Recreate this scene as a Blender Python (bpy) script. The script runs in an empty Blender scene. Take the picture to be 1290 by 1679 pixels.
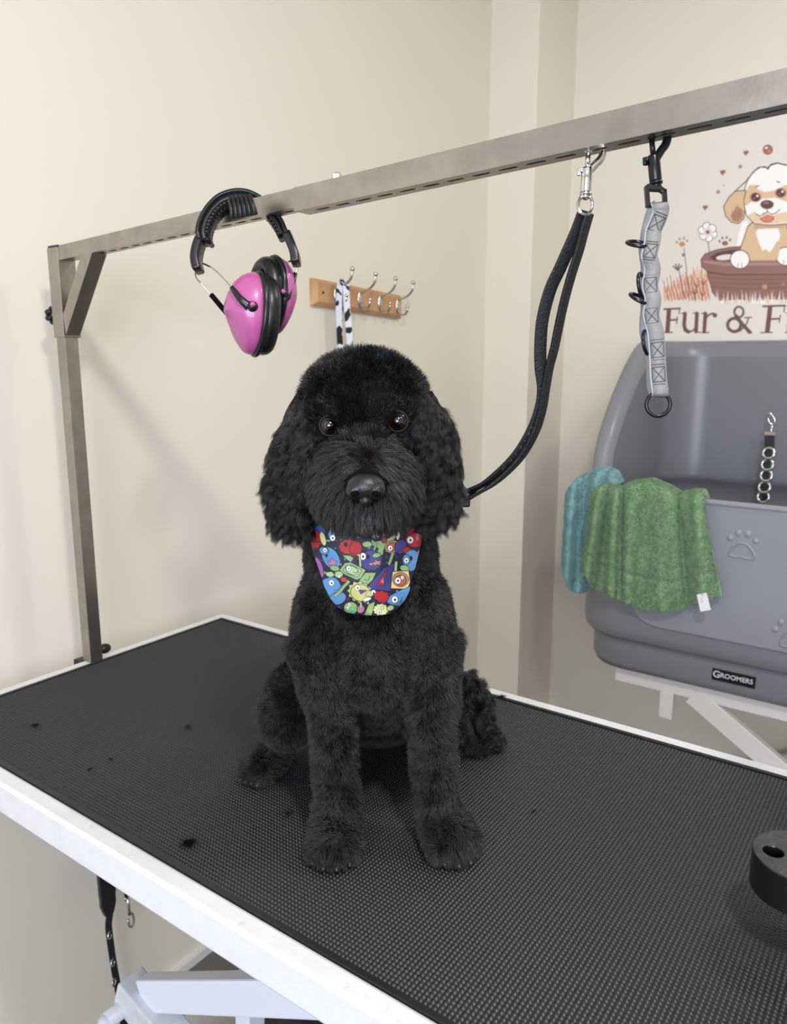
import bpy, math, random
import numpy as np
from mathutils import Vector, Matrix, kdtree
random.seed(7); rng = np.random.default_rng(11)
scene = bpy.context.scene
# ------------------------------------------------------------------ camera
FPX, YAW, PIT = 1252.56, math.radians(35.8006), math.radians(11.098)
CAM = np.array([1.15036, -0.99766, 0.51042])
cy_, sy_ = math.cos(YAW), math.sin(YAW)
CW = np.array([-sy_*math.cos(PIT), cy_*math.cos(PIT), -math.sin(PIT)])
CR = np.array([cy_, sy_, 0.0]); CU = np.cross(CR, CW)
cam_d = bpy.data.cameras.new('camera'); cam = bpy.data.objects.new('camera', cam_d)
scene.collection.objects.link(cam); scene.camera = cam
cam_d.sensor_fit = 'VERTICAL'; cam_d.sensor_height = 36; cam_d.sensor_width = 36*1290/1679
cam_d.lens = FPX/1679*36; cam_d.clip_start = .02
cam.matrix_world = Matrix(((CR[0], CU[0], -CW[0], CAM[0]), (CR[1], CU[1], -CW[1], CAM[1]), (CR[2], CU[2], -CW[2], CAM[2]), (0, 0, 0, 1)))
cam_d.dof.use_dof = True; cam_d.dof.focus_distance = .80; cam_d.dof.aperture_fstop = 9.0
# ------------------------------------------------------------------ light
world = bpy.data.worlds.new('world'); scene.world = world; world.use_nodes = True
world.node_tree.nodes['Background'].inputs[0].default_value = (.80, .86, 1, 1)
world.node_tree.nodes['Background'].inputs[1].default_value = .3
def area(name, loc, target, sx, sy, power, col):
    d = bpy.data.lights.new(name, 'AREA'); d.shape = 'RECTANGLE'; d.size = sx; d.size_y = sy; d.energy = power; d.color = col
    o = bpy.data.objects.new(name, d); scene.collection.objects.link(o); o.location = loc
    o.rotation_euler = (Vector(target)-Vector(loc)).to_track_quat('-Z', 'Y').to_euler(); return o
area('ceiling_spot_light', (1.5, -.95, 1.62), (1.2, -.6, 0), .16, .16, 21, (1, .96, .91))
area('ceiling_spot_light', (1.5, .55, 1.62), (1.3, .75, 0), .25, .25, 10, (1, .96, .91))
area('window_daylight', (1.9, -2.9, .72), (1.0, 0, .1), 1.8, 1.2, 92, (.75, .83, 1))
scene.view_settings.view_transform = 'Standard'; scene.view_settings.look = 'None'
scene.view_settings.exposure = -0.13; scene.view_settings.gamma = 1; scene.view_settings.use_curve_mapping = False
# ------------------------------------------------------------------ helpers
def ray(x, y): return CW + CR*(x-645)/FPX - CU*(y-839.5)/FPX
def hit(x, y, ax, v):                       # the point of a picture position on the plane axis = v
    d = ray(x, y); return CAM + d*(v-CAM[ax])/d[ax]
def dep(x, y, D): return CAM + ray(x, y)*D  # the point at distance D into the room
def lin(c): return tuple(((v/255+.055)/1.055)**2.4 if v > 10 else v/255/12.92 for v in c)
class NT:
    def __init__(s, m): s.t = m.node_tree; s.b = s.t.nodes['Principled BSDF']
    def n(s, ty, **k):
        nd = s.t.nodes.new(ty)
        for a, v in k.items():
            if a in nd.inputs: nd.inputs[a].default_value = v
            else: setattr(nd, a, v)
        return nd
    def l(s, a, b): s.t.links.new(a, b)
def mat(name, col, rough=.5, metal=0, var=0, vscale=8, bump=0, bscale=60, coat=0, sheen=0, spec=.5, alt=None):
    m = bpy.data.materials.new(name); m.use_nodes = True; N = NT(m); b = N.b
    c = lin(col); b.inputs['Base Color'].default_value = (*c, 1); b.inputs['Roughness'].default_value = rough
    b.inputs['Metallic'].default_value = metal; b.inputs['Coat Weight'].default_value = coat; b.inputs['Sheen Weight'].default_value = sheen
    b.inputs['Specular IOR Level'].default_value = spec
    if var or bump or alt:
        tc = N.n('ShaderNodeTexCoord')
        if var or alt:
            tx = N.n('ShaderNodeTexNoise', Scale=vscale, Detail=4.0); N.l(tc.outputs['Object'], tx.inputs['Vector'])
            mx = N.n('ShaderNodeMix', data_type='RGBA'); mr = N.n('ShaderNodeMapRange'); mr.inputs[1].default_value = .35; mr.inputs[2].default_value = .65
            N.l(tx.outputs[0], mr.inputs[0]); N.l(mr.outputs[0], mx.inputs[0])
            a2 = lin(alt) if alt else tuple(v*(1-var) for v in c)
            mx.inputs[6].default_value = (*c, 1); mx.inputs[7].default_value = (*a2, 1); N.l(mx.outputs[2], b.inputs['Base Color'])
        if bump:
            t2 = N.n('ShaderNodeTexNoise', Scale=bscale, Detail=3.0); N.l(tc.outputs['Object'], t2.inputs['Vector'])
            bp = N.n('ShaderNodeBump', Strength=bump, Distance=.002); N.l(t2.outputs[0], bp.inputs['Height']); N.l(bp.outputs[0], b.inputs['Normal'])
    return m
class G:
    def __init__(s): s.v = []; s.f = []; s.m = []
    def add(s, v, f):
        o = len(s.v); s.v += [tuple(map(float, p)) for p in v]; s.f += [tuple(i+o for i in q) for q in f]; return s
    def box(s, c, d, rot=None):
        x, y, z = (q/2 for q in d)
        P = [(-x, -y, -z), (x, -y, -z), (x, y, -z), (-x, y, -z), (-x, -y, z), (x, -y, z), (x, y, z), (-x, y, z)]
        R = rot if rot is not None else Matrix.Identity(3)
        P = [R @ Vector(p)+Vector(c) for p in P]
        return s.add(P, [(0, 3, 2, 1), (4, 5, 6, 7), (0, 1, 5, 4), (1, 2, 6, 5), (2, 3, 7, 6), (3, 0, 4, 7)])
    def bb(s, x0, x1, y0, y1, z0, z1): return s.box(((x0+x1)/2, (y0+y1)/2, (z0+z1)/2), (x1-x0, y1-y0, z1-z0))
    def beam(s, a, b, w, h, up=(0, 0, 1)):    # rectangular bar from a to b
        a, b = Vector(a), Vector(b); d = (b-a).normalized(); sd = d.cross(Vector(up)).normalized(); u = sd.cross(d)
        P = [p+sd*i*w/2+u*j*h/2 for p in (a, b) for i, j in ((-1, -1), (1, -1), (1, 1), (-1, 1))]
        return s.add(P, [(0, 3, 2, 1), (4, 5, 6, 7), (0, 1, 5, 4), (1, 2, 6, 5), (2, 3, 7, 6), (3, 0, 4, 7)])
    def tube(s, path, r, n=10, closed=False, flat=None, up=(0, 0, 1), caps=True):
        """round or elliptical tube; r scalar or list; flat=(w,h) half sizes of an oval section"""
        P = [Vector(p) for p in path]; L = len(P); rr = r if hasattr(r, '__len__') else [r]*L
        T = []
        for i in range(L):
            a = P[(i-1) % L] if closed else P[max(i-1, 0)]; b = P[(i+1) % L] if closed else P[min(i+1, L-1)]
            T.append((b-a).normalized())
        u = Vector(up); u = (u-T[0]*u.dot(T[0]))
        if u.length < 1e-4: u = Vector((1, 0, 0)); u = (u-T[0]*u.dot(T[0]))
        u.normalize(); V = []
        for i in range(L):
            u = (u-T[i]*u.dot(T[i])).normalized(); w = T[i].cross(u)
            fw, fh = (flat if flat else (1, 1))
            for k in range(n):
                t = 2*math.pi*k/n; V.append(P[i]+(w*math.cos(t)*fw+u*math.sin(t)*fh)*rr[i])
        F = []
        for i in range(L if closed else L-1):
            j = (i+1) % L
            for k in range(n): k2 = (k+1) % n; F.append((i*n+k, i*n+k2, j*n+k2, j*n+k))
        if caps and not closed: F += [tuple(range(n))[::-1], tuple((L-1)*n+k for k in range(n))]
        return s.add(V, F)
    def strap(s, path, w, th, side=(1, 0, 0)):     # flat strap, side = width direction(s)
        P = [Vector(p) for p in path]; L = len(P); V = []; sd0 = side
        for i in range(L):
            T = (P[min(i+1, L-1)]-P[max(i-1, 0)]).normalized()
            q = Vector(sd0[i]) if hasattr(sd0[0], '__len__') else Vector(sd0)
            q = (q-T*q.dot(T)).normalized(); nn = T.cross(q); wi = w[i] if hasattr(w, '__len__') else w
            V += [P[i]+q*a*wi/2+nn*b*th/2 for a, b in ((-1, -1), (1, -1), (1, 1), (-1, 1))]
        F = []
        for i in range(L-1):
            for k in range(4): k2 = (k+1) % 4; F.append((i*4+k, i*4+k2, i*4+4+k2, i*4+4+k))
        F += [(3, 2, 1, 0), tuple((L-1)*4+k for k in range(4))]
        return s.add(V, F)
    def ell(s, c, r, rot=None, n=16, m=10):
        V = [(0, 0, -1)]; 
        for i in range(1, m):
            a = -math.pi/2+math.pi*i/m
            V += [(math.cos(a)*math.cos(2*math.pi*k/n), math.cos(a)*math.sin(2*math.pi*k/n), math.sin(a)) for k in range(n)]
        V.append((0, 0, 1)); R = rot if rot is not None else Matrix.Identity(3)
        V = [R @ Vector((p[0]*r[0], p[1]*r[1], p[2]*r[2]))+Vector(c) for p in V]
        F = [(0, 1+(k+1) % n, 1+k) for k in range(n)]
        for i in range(m-2):
            for k in range(n): k2 = (k+1) % n; a = 1+i*n; F.append((a+k, a+k2, a+n+k2, a+n+k))
        t = len(V)-1; a = 1+(m-2)*n; F += [(a+k, a+(k+1) % n, t) for k in range(n)]
        return s.add(V, F)
    def torus(s, c, R, r, ax=(0, 0, 1), n=20, m=8, sx=1):
        z = Vector(ax).normalized(); x = z.orthogonal().normalized(); y = z.cross(x)
        return s.tube([Vector(c)+x*R*math.cos(2*math.pi*k/n)*sx+y*R*math.sin(2*math.pi*k/n) for k in range(n)], r, m, closed=True, up=z)
    def prism(s, pts, off):                     # planar outline pushed along off
        n = len(pts); o = Vector(off); P = [Vector(p) for p in pts]
        return s.add(P+[p+o for p in P], [tuple(range(n))[::-1], tuple(range(n, 2*n))]+[(k, (k+1) % n, n+(k+1) % n, n+k) for k in range(n)])
    def grid(s, A):                             # A[i][j] points
        h, w = len(A), len(A[0]); V = [p for row in A for p in row]
        return s.add(V, [(i*w+j, i*w+j+1, (i+1)*w+j+1, (i+1)*w+j) for i in range(h-1) for j in range(w-1)])
WL = {}
def prop(o, label=None, cat=None, group=None, kind=None):
    if label: o['label'] = label
    if cat: o['category'] = cat
    if group: o['group'] = group
    if kind: o['kind'] = kind
    return o
def thing(name, loc, label, cat, group=None, rz=0):
    o = bpy.data.objects.new(name, None); scene.collection.objects.link(o); o.location = loc; o.rotation_euler.z = rz
    o.empty_display_size = .02
    WL[o.name] = Vector(loc); return prop(o, label, cat, group)
def obj(name, g, m, parent=None, smooth=False, bevel=0, label=None, cat=None, group=None, kind=None, local=False, origin=None, sub=0, solid=0):
    org = WL[parent.name] if parent and not local else (Vector(origin) if origin is not None else Vector((0, 0, 0)))
    me = bpy.data.meshes.new(name); me.from_pydata([tuple(Vector(v)-org) for v in g.v], [], g.f)
    if smooth: me.shade_smooth()
    me.materials.append(m); me.update()
    o = bpy.data.objects.new(name, me); scene.collection.objects.link(o)
    if parent: o.parent = parent; WL[o.name] = WL[parent.name]
    else: o.location = org; WL[o.name] = org
    if solid: md = o.modifiers.new('solid', 'SOLIDIFY'); md.thickness = solid; md.offset = 0
    if sub: md = o.modifiers.new('sub', 'SUBSURF'); md.levels = sub; md.render_levels = sub
    if bevel: md = o.modifiers.new('bevel', 'BEVEL'); md.width = bevel; md.segments = 2; md.limit_method = 'ANGLE'
    return prop(o, label, cat, group, kind)
def spline(pts, k=6):                           # Catmull-Rom
    P = [Vector(p) for p in pts]; P = [2*P[0]-P[1]]+P+[2*P[-1]-P[-2]]; out = []
    for i in range(1, len(P)-2):
        for j in range(k):
            t = j/k; a, b, c, d = P[i-1:i+3]
            out.append(.5*((2*b)+(c-a)*t+(2*a-5*b+4*c-d)*t*t+(3*b-a-3*c+d)*t**3))
    return out+[P[-2]]
# ------------------------------------------------------------------ flat print (colours per vertex)
class Art:
    def __init__(s, P, bg, aa): s.P = np.asarray(P, float); s.C = np.tile(np.array(lin(bg)), (len(P), 1)); s.aa = aa
    def put(s, idx, sd, col, out=None, ow=0):
        def lay(d, c):
            a = np.clip(.5-d/s.aa, 0, 1)[:, None]; s.C[idx] = s.C[idx]*(1-a)+np.array(lin(c))*a
        if out is not None: lay(sd-ow, out)
        lay(sd, col)
    def box(s, x0, y0, x1, y1, p=14): return np.where((s.P[:, 0] > x0-p) & (s.P[:, 0] < x1+p) & (s.P[:, 1] > y0-p) & (s.P[:, 1] < y1+p))[0]
    def ell(s, cx, cy, rx, ry, col, rot=0, out=None, ow=0):
        R = max(rx, ry); i = s.box(cx-R, cy-R, cx+R, cy+R, 20)
        if not len(i): return
        q = s.P[i]-(cx, cy); c, n = math.cos(math.radians(rot)), math.sin(math.radians(rot))
        x = q[:, 0]*c+q[:, 1]*n; y = -q[:, 0]*n+q[:, 1]*c; k = np.sqrt((x/rx)**2+(y/ry)**2)+1e-6
        s.put(i, (k-1)*np.sqrt(x*x+y*y)/k, col, out, ow)
    def _seg(s, Q, a, b):
        a = np.array(a, float); b = np.array(b, float); d = b-a; t = np.clip(((Q-a)@d)/(d@d+1e-9), 0, 1); return np.linalg.norm(Q-a-t[:, None]*d, axis=1)
    def stroke(s, pts, w, col, out=None, ow=0):
        p = np.array(pts, float); i = s.box(p[:, 0].min(), p[:, 1].min(), p[:, 0].max(), p[:, 1].max(), w+14)
        if not len(i): return
        d = np.min([s._seg(s.P[i], p[k], p[k+1]) for k in range(len(p)-1)], axis=0); s.put(i, d-w/2, col, out, ow)
    def poly(s, pts, col, out=None, ow=0):
        p = np.array(pts, float); i = s.box(p[:, 0].min(), p[:, 1].min(), p[:, 0].max(), p[:, 1].max(), 20)
        if not len(i): return
        Q = s.P[i]; n = len(p); ins = np.zeros(len(Q), bool)
        for k in range(n):
            (x1, y1), (x2, y2) = p[k], p[(k+1) % n]; c = (y1 > Q[:, 1]) != (y2 > Q[:, 1])
            ins ^= c & (Q[:, 0] < (x2-x1)*(Q[:, 1]-y1)/((y2-y1) or 1e-9)+x1)
        d = np.min([s._seg(Q, p[k], p[(k+1) % n]) for k in range(n)], axis=0); s.put(i, np.where(ins, -d, d), col, out, ow)
def print_mat(name, rough):
    m = bpy.data.materials.new(name); m.use_nodes = True; N = NT(m); a = N.n('ShaderNodeAttribute', attribute_name='print')
    N.l(a.outputs['Color'], N.b.inputs['Base Color']); N.b.inputs['Roughness'].default_value = rough; return m
def paint(o, C):
    at = o.data.color_attributes.new('print', 'FLOAT_COLOR', 'POINT'); A = np.ones((len(C), 4), np.float32); A[:, :3] = C; at.data.foreach_set('color', A.ravel())
# ------------------------------------------------------------------ materials
M = dict(
    wall=mat('wall_paint', (232, 224, 208), .62, bump=.12, bscale=40),
    floor=mat('vinyl_floor', (104, 99, 95), .5, var=.15, vscale=12),
    trim=mat('trim_paint', (225, 222, 216), .5), ceil=mat('ceiling_paint', (240, 238, 232), .8),
    steel=mat('brushed_steel', (176, 168, 160), .34, 1, var=.16, vscale=30, bump=.04, bscale=300),
    chrome=mat('chrome', (215, 213, 210), .12, 1), dark=mat('slot_dark', (18, 18, 20), .7),
    white=mat('white_powder_coat', (222, 221, 224), .42, bump=.1, bscale=250, var=.05, vscale=40),
    rubber=mat('black_rubber', (43, 43, 46), .40, spec=.5), rubber2=mat('rubber_edge', (26, 27, 30), .45),
    blackp=mat('black_plastic', (22, 22, 25), .3), knob=mat('knob_plastic', (14, 14, 16), .35),
    pink=mat('pink_plastic', (178, 86, 146), .34, coat=.4), foam=mat('foam_leatherette', (20, 20, 22), .35, bump=.2, bscale=80),
    wood=mat('beech_wood', (206, 158, 112), .5, var=.2, vscale=18), hook=mat('satin_nickel', (200, 196, 188), .22, 1),
    strap=mat('black_webbing', (22, 23, 27), .5, bump=.4, bscale=400), bmetal=mat('black_metal', (26, 27, 31), .25, .4),
    grey=mat('grey_webbing', (126, 126, 125), .6, bump=.3, bscale=500), edge=mat('reflective_edge', (168, 170, 178), .5), stitch=mat('stitching', (70, 70, 72), .8),
    tub=mat('grey_plastic', (127, 128, 134), .32, bump=.05, bscale=30), tub2=mat('light_grey_plastic', (140, 141, 150), .36),
    tubin=mat('grey_plastic_basin', (120, 121, 127), .3), frame=mat('cream_frame', (226, 220, 216), .5),
    green=mat('green_terry', (142, 174, 130), .95, alt=(116, 152, 108), vscale=60, bump=1, bscale=700, sheen=.3),
    teal=mat('teal_terry', (146, 190, 192), .95, alt=(124, 172, 176), vscale=50, bump=1, bscale=700, sheen=.3),
    label=mat('white_label', (235, 235, 238), .5), badge=mat('badge_black', (10, 12, 20), .3), bright=mat('silver_print', (215, 215, 218), .4),
    dusty=mat('dusty_white', (214, 218, 228), .5, alt=(198, 198, 200), vscale=26), lav=mat('white_enamel', (222, 226, 236), .4),
    skin=mat('dark_skin', (9, 8, 8), .9, spec=.1), matte=mat('matte_black', (4, 4, 4), .8, spec=.1), nose=mat('nose_leather', (9, 9, 11), .4, bump=.25, bscale=500, spec=.6),
    iris=mat('brown_iris', (22, 12, 9), .1), pupil=mat('pupil', (3, 3, 3), .05, coat=1), rim=mat('eyelid', (16, 14, 14), .5, spec=.25), claw=mat('claw', (52, 48, 48), .35))
# dusty upward faces and clean sides are one paint; nothing here depends on the light
# ------------------------------------------------------------------ the room
X0, X1, Y0, Y1, Z0, Z1 = -.12, 3.4, -3.0, 1.5515, -.845, 1.66
def wallbox(name, a, m='wall'): return obj(name, G().bb(*a), M[m], kind='structure', origin=((a[0]+a[1])/2, (a[2]+a[3])/2, a[4]))
wallbox('floor', (X0-.1, X1+.1, Y0-.1, Y1+.1, Z0-.1, Z0), 'floor')
wallbox('ceiling', (X0-.1, X1+.1, Y0-.1, Y1+.1, Z1, Z1+.1), 'ceil')
wallbox('wall_left', (X0-.1, X0, Y0, Y1, Z0, Z1))
wallbox('wall_back', (X0-.1, X1+.1, Y1, Y1+.1, Z0, Z1))
wallbox('wall_right', (X1, X1+.1, Y0, Y1, Z0, Z1))
wallbox('wall_corner', (X0, .0418, 1.2785, Y1, Z0, Z1))          # boxed-in corner
g = G(); wx0, wx1, wz0, wz1 = 1.0, 2.8, -.1, 1.35
for a in ((X0-.1, wx0, Z0, Z1), (wx1, X1+.1, Z0, Z1), (wx0, wx1, Z0, wz0), (wx0, wx1, wz1, Z1)): g.bb(a[0], a[1], Y0-.1, Y0, a[2], a[3])
obj('wall_front', g, M['wall'], kind='structure', origin=(1.6, Y0, Z0))
for n_, a in (('baseboard_left', (X0, X0+.014, Y0, 1.2785, Z0, Z0+.02)), ('baseboard_back', (.0418, X1, Y1-.014, Y1, Z0, Z0+.02))): wallbox(n_, a, 'trim')
# ------------------------------------------------------------------ wall sign
SX, SZ, SR = .673, .80, .403; ys = Y1-.0012
sg = G(); n = 96
sg.prism([(SX+SR*math.cos(2*math.pi*k/n), Y1, SZ+SR*math.sin(2*math.pi*k/n)) for k in range(n)], (0, -.001, 0))
base = obj('wall_decal', sg, mat('decal_vinyl', (231, 223, 214), .5), origin=(SX, Y1, SZ), label='round printed wall sign of a puppy in a wooden tub above the words Fur & Fi', cat='sign')
st = .0011; xs = np.arange(SX-.375, SX+.375+1e-6, st); zs = np.arange(.575, 1.16, st)
XX, ZZ = np.meshgrid(xs, zs); P3 = np.stack([XX.ravel(), np.full(XX.size, ys), ZZ.ravel()], 1)
d_ = P3-CAM; zc = d_@CW; PX = 645+FPX*(d_@CR)/zc; PY = 839.5-FPX*(d_@CU)/zc
A = Art(np.stack([(PX-1070)*4.795, (PY-220)*4.795], 1), (231, 223, 214), 4.0)
BR, DK, TAN, WH, MID = (148, 106, 98), (84, 56, 52), (222, 188, 150), (250, 247, 243), (112, 76, 70)
for k in range(46):                                           # warm grass left of the bucket
    x = 90+k*7.6; t = random.random(); h = 90+190*min(1, (k+4)/34)*random.uniform(.5, 1)
    A.stroke([(x+t*30-10, 1315-random.random()*30), (x+10-20*t, 1320-h*.6), (x-18+40*t, 1315-h)], 8, random.choice([(226, 168, 136), (214, 148, 118), (236, 190, 160), (222, 160, 126)]))
for k in range(13):
    x = 85+k*27; A.stroke([(x+40, 1300), (x+14, 1220), (x-2, 1150-20*(k % 3))], 5, random.choice([(140, 84, 70), (120, 74, 62), (176, 110, 90)]))
A.stroke([(245, 900), (262, 1040), (285, 1290)], 6, (110, 80, 74)); A.stroke([(205, 1060), (225, 1180), (245, 1290)], 6, (110, 80, 74)); A.stroke([(432, 840), (445, 925)], 7, (100, 80, 76))
for x, y in ((345, 1180), (395, 1160), (330, 1240), (390, 1250)):
    A.stroke([(x, y+60), (x, y-20)], 6, (130, 74, 62)); A.stroke([(x-22, y-5), (x, y+25), (x+22, y-8)], 6, (130, 74, 62))
for a in (-50, -20, 15, 45): A.stroke([(195, 1070), (195+45*math.sin(math.radians(a)), 1070-50*math.cos(math.radians(a)))], 11, (126, 92, 88))
A.ell(240, 950, 12, 12, (130, 100, 94))
for cx, cy, c in ((230, 865, (190, 142, 100)), (567, 858, (150, 100, 86))):
    A.ell(cx, cy, 24, 19, c)
    for dx, dy in ((-42, -16), (-20, -42), (14, -46), (40, -26)): A.ell(cx+dx, cy+dy, 8, 12, c, rot=dx*.5)
for k in range(6):
    t = math.radians(60*k+20); A.ell(432+45*math.cos(t), 770+45*math.sin(t), 29, 29, WH, out=(98, 82, 80), ow=5)
A.ell(432, 770, 36, 36, WH)
for k in range(12): t = math.radians(30*k); A.stroke([(432, 770), (432+36*math.cos(t), 770+36*math.sin(t))], 3, (120, 90, 86))
A.ell(432, 770, 15, 15, (150, 94, 84))
for x, y, s_ in ((732, 148, 1.1), (550, 302, 1.15), (412, 578, 1.1)):
    A.ell(x-8*s_, y-6*s_, 11*s_, 10*s_, (152, 100, 88)); A.ell(x+9*s_, y-8*s_, 11*s_, 10*s_, (152, 100, 88)); A.poly([(x-19*s_, y-3*s_), (x+19*s_, y-6*s_), (x-2*s_, y+22*s_)], (152, 100, 88))
A.ell(904, 122, 36, 36, (168, 106, 84), out=(120, 72, 58), ow=4); A.ell(892, 108, 11, 8, WH); A.ell(915, 135, 12, 9, (200, 140, 116))
for x, y, r_ in ((687, 254, 15), (512, 453, 15), (556, 402, 6)): A.ell(x, y, r_, r_, (158, 122, 108)); A.ell(x-3, y-4, r_*.4, r_*.3, (220, 200, 190))
# body, arms
A.poly([(655, 900), (668, 800), (700, 700), (742, 680), (752, 740), (720, 830), (690, 890)], WH)
A.stroke([(655, 860), (672, 760)], 6, (230, 206, 170))
A.poly([(690, 900), (712, 840), (748, 730), (780, 700), (1040, 690), (1058, 760), (1120, 880), (1140, 990), (770, 995)], TAN, out=DK, ow=7)
A.poly([(810, 770), (830, 745), (985, 740), (1003, 790), (985, 870), (950, 890), (920, 930), (890, 905), (860, 915), (835, 860)], WH)
A.poly([(800, 745), (1035, 735), (1035, 705), (800, 700)], (206, 166, 130))
# head
A.poly([(720, 450), (745, 370), (790, 300), (850, 262), (905, 268), (930, 240), (975, 228), (1050, 245), (1120, 270), (1190, 330), (1230, 420), (1235, 560), (1180, 660), (1060, 700), (930, 712), (800, 700), (740, 640), (715, 540)], WH, out=DK, ow=7)
A.poly([(722, 470), (760, 400), (820, 400), (880, 440), (940, 430), (1000, 400), (1060, 400), (1110, 470), (1080, 540), (960, 500), (840, 510), (760, 560), (722, 560)], (226, 190, 152))
A.poly([(805, 380), (960, 350), (1060, 390), (960, 440), (880, 455), (820, 430)], WH)
A.ell(880, 590, 150, 82, WH); A.poly([(740, 640), (800, 610), (890, 640), (1000, 620), (1120, 600), (1060, 690), (930, 706), (800, 696)], (234, 204, 172))
A.ell(895, 600, 95, 45, WH)
A.poly([(728, 445), (650, 450), (600, 500), (560, 570), (575, 640), (620, 690), (670, 700), (712, 660), (720, 600), (712, 520)], TAN, out=DK, ow=7)
A.poly([(610, 640), (660, 560), (712, 600), (705, 650), (668, 692), (625, 680)], (182, 132, 104))
for x in (640, 668, 692): A.stroke([(x-18, 600), (x, 640), (x+6, 682)], 4, (150, 104, 84))
A.poly([(1215, 440), (1290, 480), (1320, 600), (1290, 690), (1235, 670), (1215, 560)], TAN, out=DK, ow=7)
A.stroke([(740, 360), (790, 300), (830, 262), (880, 255), (905, 275)], 9, DK); A.stroke([(905, 275), (925, 245), (980, 228), (1050, 245)], 9, DK); A.stroke([(645, 450), (700, 400), (745, 360)], 8, DK)
for cx, cy in ((808, 495), (1005, 462)):
    A.ell(cx, cy, 48, 40, (200, 150, 122)); A.ell(cx, cy, 36, 33, (92, 50, 46)); A.ell(cx+14, cy-10, 9, 9, WH); A.ell(cx-10, cy+8, 6, 6, (190, 130, 110))
A.stroke([(808, 415), (832, 404)], 8, DK); A.stroke([(975, 372), (998, 378)], 8, DK)
A.ell(898, 553, 50, 33, (98, 62, 60), out=(64, 40, 40), ow=3); A.ell(890, 540, 22, 9, (160, 120, 112))
A.ell(898, 655, 50, 34, (226, 128, 112), out=(110, 60, 54), ow=6)
A.poly([(830, 640), (900, 615), (975, 620), (950, 645), (900, 628), (850, 655)], WH)
A.stroke([(812, 628), (835, 642), (865, 636), (900, 612), (940, 632), (975, 615), (1000, 592)], 7, (98, 62, 58)); A.stroke([(898, 585), (900, 612)], 7, (98, 62, 58))
# bucket
A.poly([(382, 985), (410, 945), (500, 912), (600, 893), (690, 886), (1170, 890), (1300, 910), (1370, 950), (1390, 1000), (1370, 1060), (1200, 1098), (560, 1100), (430, 1078), (386, 1040)], BR, out=DK, ow=6)
A.poly([(445, 968), (500, 935), (600, 912), (700, 905), (700, 985), (560, 998), (480, 990)], (90, 60, 56)); A.ell(570, 968, 72, 22, (236, 224, 218), rot=-6)
A.poly([(690, 905), (712, 840), (1140, 840), (1150, 990), (770, 995)], TAN)
A.poly([(400, 990), (560, 1010), (1200, 1005), (1360, 985), (1372, 1000), (1200, 1030), (560, 1035), (400, 1012)], (176, 134, 126))
A.poly([(428, 1088), (560, 1108), (1200, 1106), (1345, 1085), (1310, 1220), (1240, 1315), (530, 1318), (470, 1240)], (146, 102, 92), out=DK, ow=6)
for y in (1130, 1165, 1200): A.stroke([(440+(y-1130)*.3, y), (700, y+14), (1000, y+10), (1330, y)], 5, (118, 82, 74))
A.ell(880, 1200, 20, 20, (196, 142, 116)); A.ell(1025, 1180, 12, 12, (176, 126, 104))
for cx, cy in ((685, 985), (1045, 960)):
    A.ell(cx, cy, 72, 68, WH, out=DK, ow=7); A.stroke([(cx-16, cy+60), (cx-16, cy+30)], 5, (150, 120, 112)); A.stroke([(cx+14, cy+60), (cx+14, cy+32)], 5, (150, 120, 112))
A.poly([(770, 900), (1000, 890), (985, 975), (775, 980)], TAN)
A.poly([(822, 825), (992, 815), (955, 880), (920, 930), (890, 905), (860, 915)], WH)
A.poly([(500, 1340), (500, 1315), (700, 1300), (760, 1320), (900, 1300), (1260, 1305), (1260, 1340)], (231, 223, 214))
for k in range(58):
    x = 500+k*13; h = random.uniform(25, 110); t = random.uniform(-18, 22)
    A.poly([(x-7, 1330), (x+7, 1330), (x+t, 1330-h)], random.choice([WH, (238, 226, 218), (233, 220, 210), (224, 200, 184)]))
T = (112, 74, 76)                                             # lettering
def bar(*p, w=15): A.stroke(p, w, T)
A.poly([(110, 1372), (145, 1372), (132, 1560), (97, 1560)], T); bar((90, 1376), (214, 1370)); bar((211, 1370), (207, 1412), w=9); bar((130, 1462), (190, 1459)); bar((193, 1436), (187, 1488), w=9); bar((84, 1560), (152, 1558), w=10)
bar((228, 1409), (262, 1405), w=9); bar((253, 1410), (246, 1500), (256, 1540), (280, 1553), w=30); bar((280, 1555), (312, 1548), (338, 1520), w=13); bar((318, 1408), (350, 1404), w=9); bar((347, 1410), (340, 1552), w=30); bar((340, 1557), (372, 1557), w=9)
bar((386, 1409), (415, 1405), w=9); bar((413, 1410), (404, 1552), w=30); bar((378, 1560), (440, 1560), w=9); bar((414, 1452), (440, 1420), (475, 1408), w=14); A.ell(488, 1424, 18, 18, T)
for cx, cy, rx, ry, w in ((677, 1398, 36, 42, 17), (640, 1500, 52, 52, 25)):
    bar(*[(cx+rx*math.cos(math.radians(t)), cy+ry*math.sin(math.radians(t))) for t in range(0, 361, 20)], w=w)
bar((655, 1430), (700, 1490), (762, 1556), w=30); bar((752, 1448), (738, 1490), (690, 1545), (660, 1556), w=11); bar((722, 1444), (776, 1440), w=10); bar((745, 1560), (778, 1560), w=9)
A.poly([(905, 1350), (942, 1350), (918, 1560), (880, 1560)], T); bar((868, 1354), (1040, 1348)); bar((1038, 1348), (1031, 1398), w=9); bar((915, 1455), (996, 1450)); bar((1002, 1425), (994, 1480), w=9); bar((848, 1560), (938, 1558), w=10)
bar((1050, 1408), (1076, 1404), w=9); bar((1076, 1410), (1066, 1552), w=30); bar((1042, 1560), (1098, 1560), w=9); A.ell(1085, 1352, 17, 17, T)
dd = (XX-SX)**2+(ZZ-SZ)**2
h_, w_ = XX.shape; keep = (dd < (SR-.004)**2)
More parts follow.
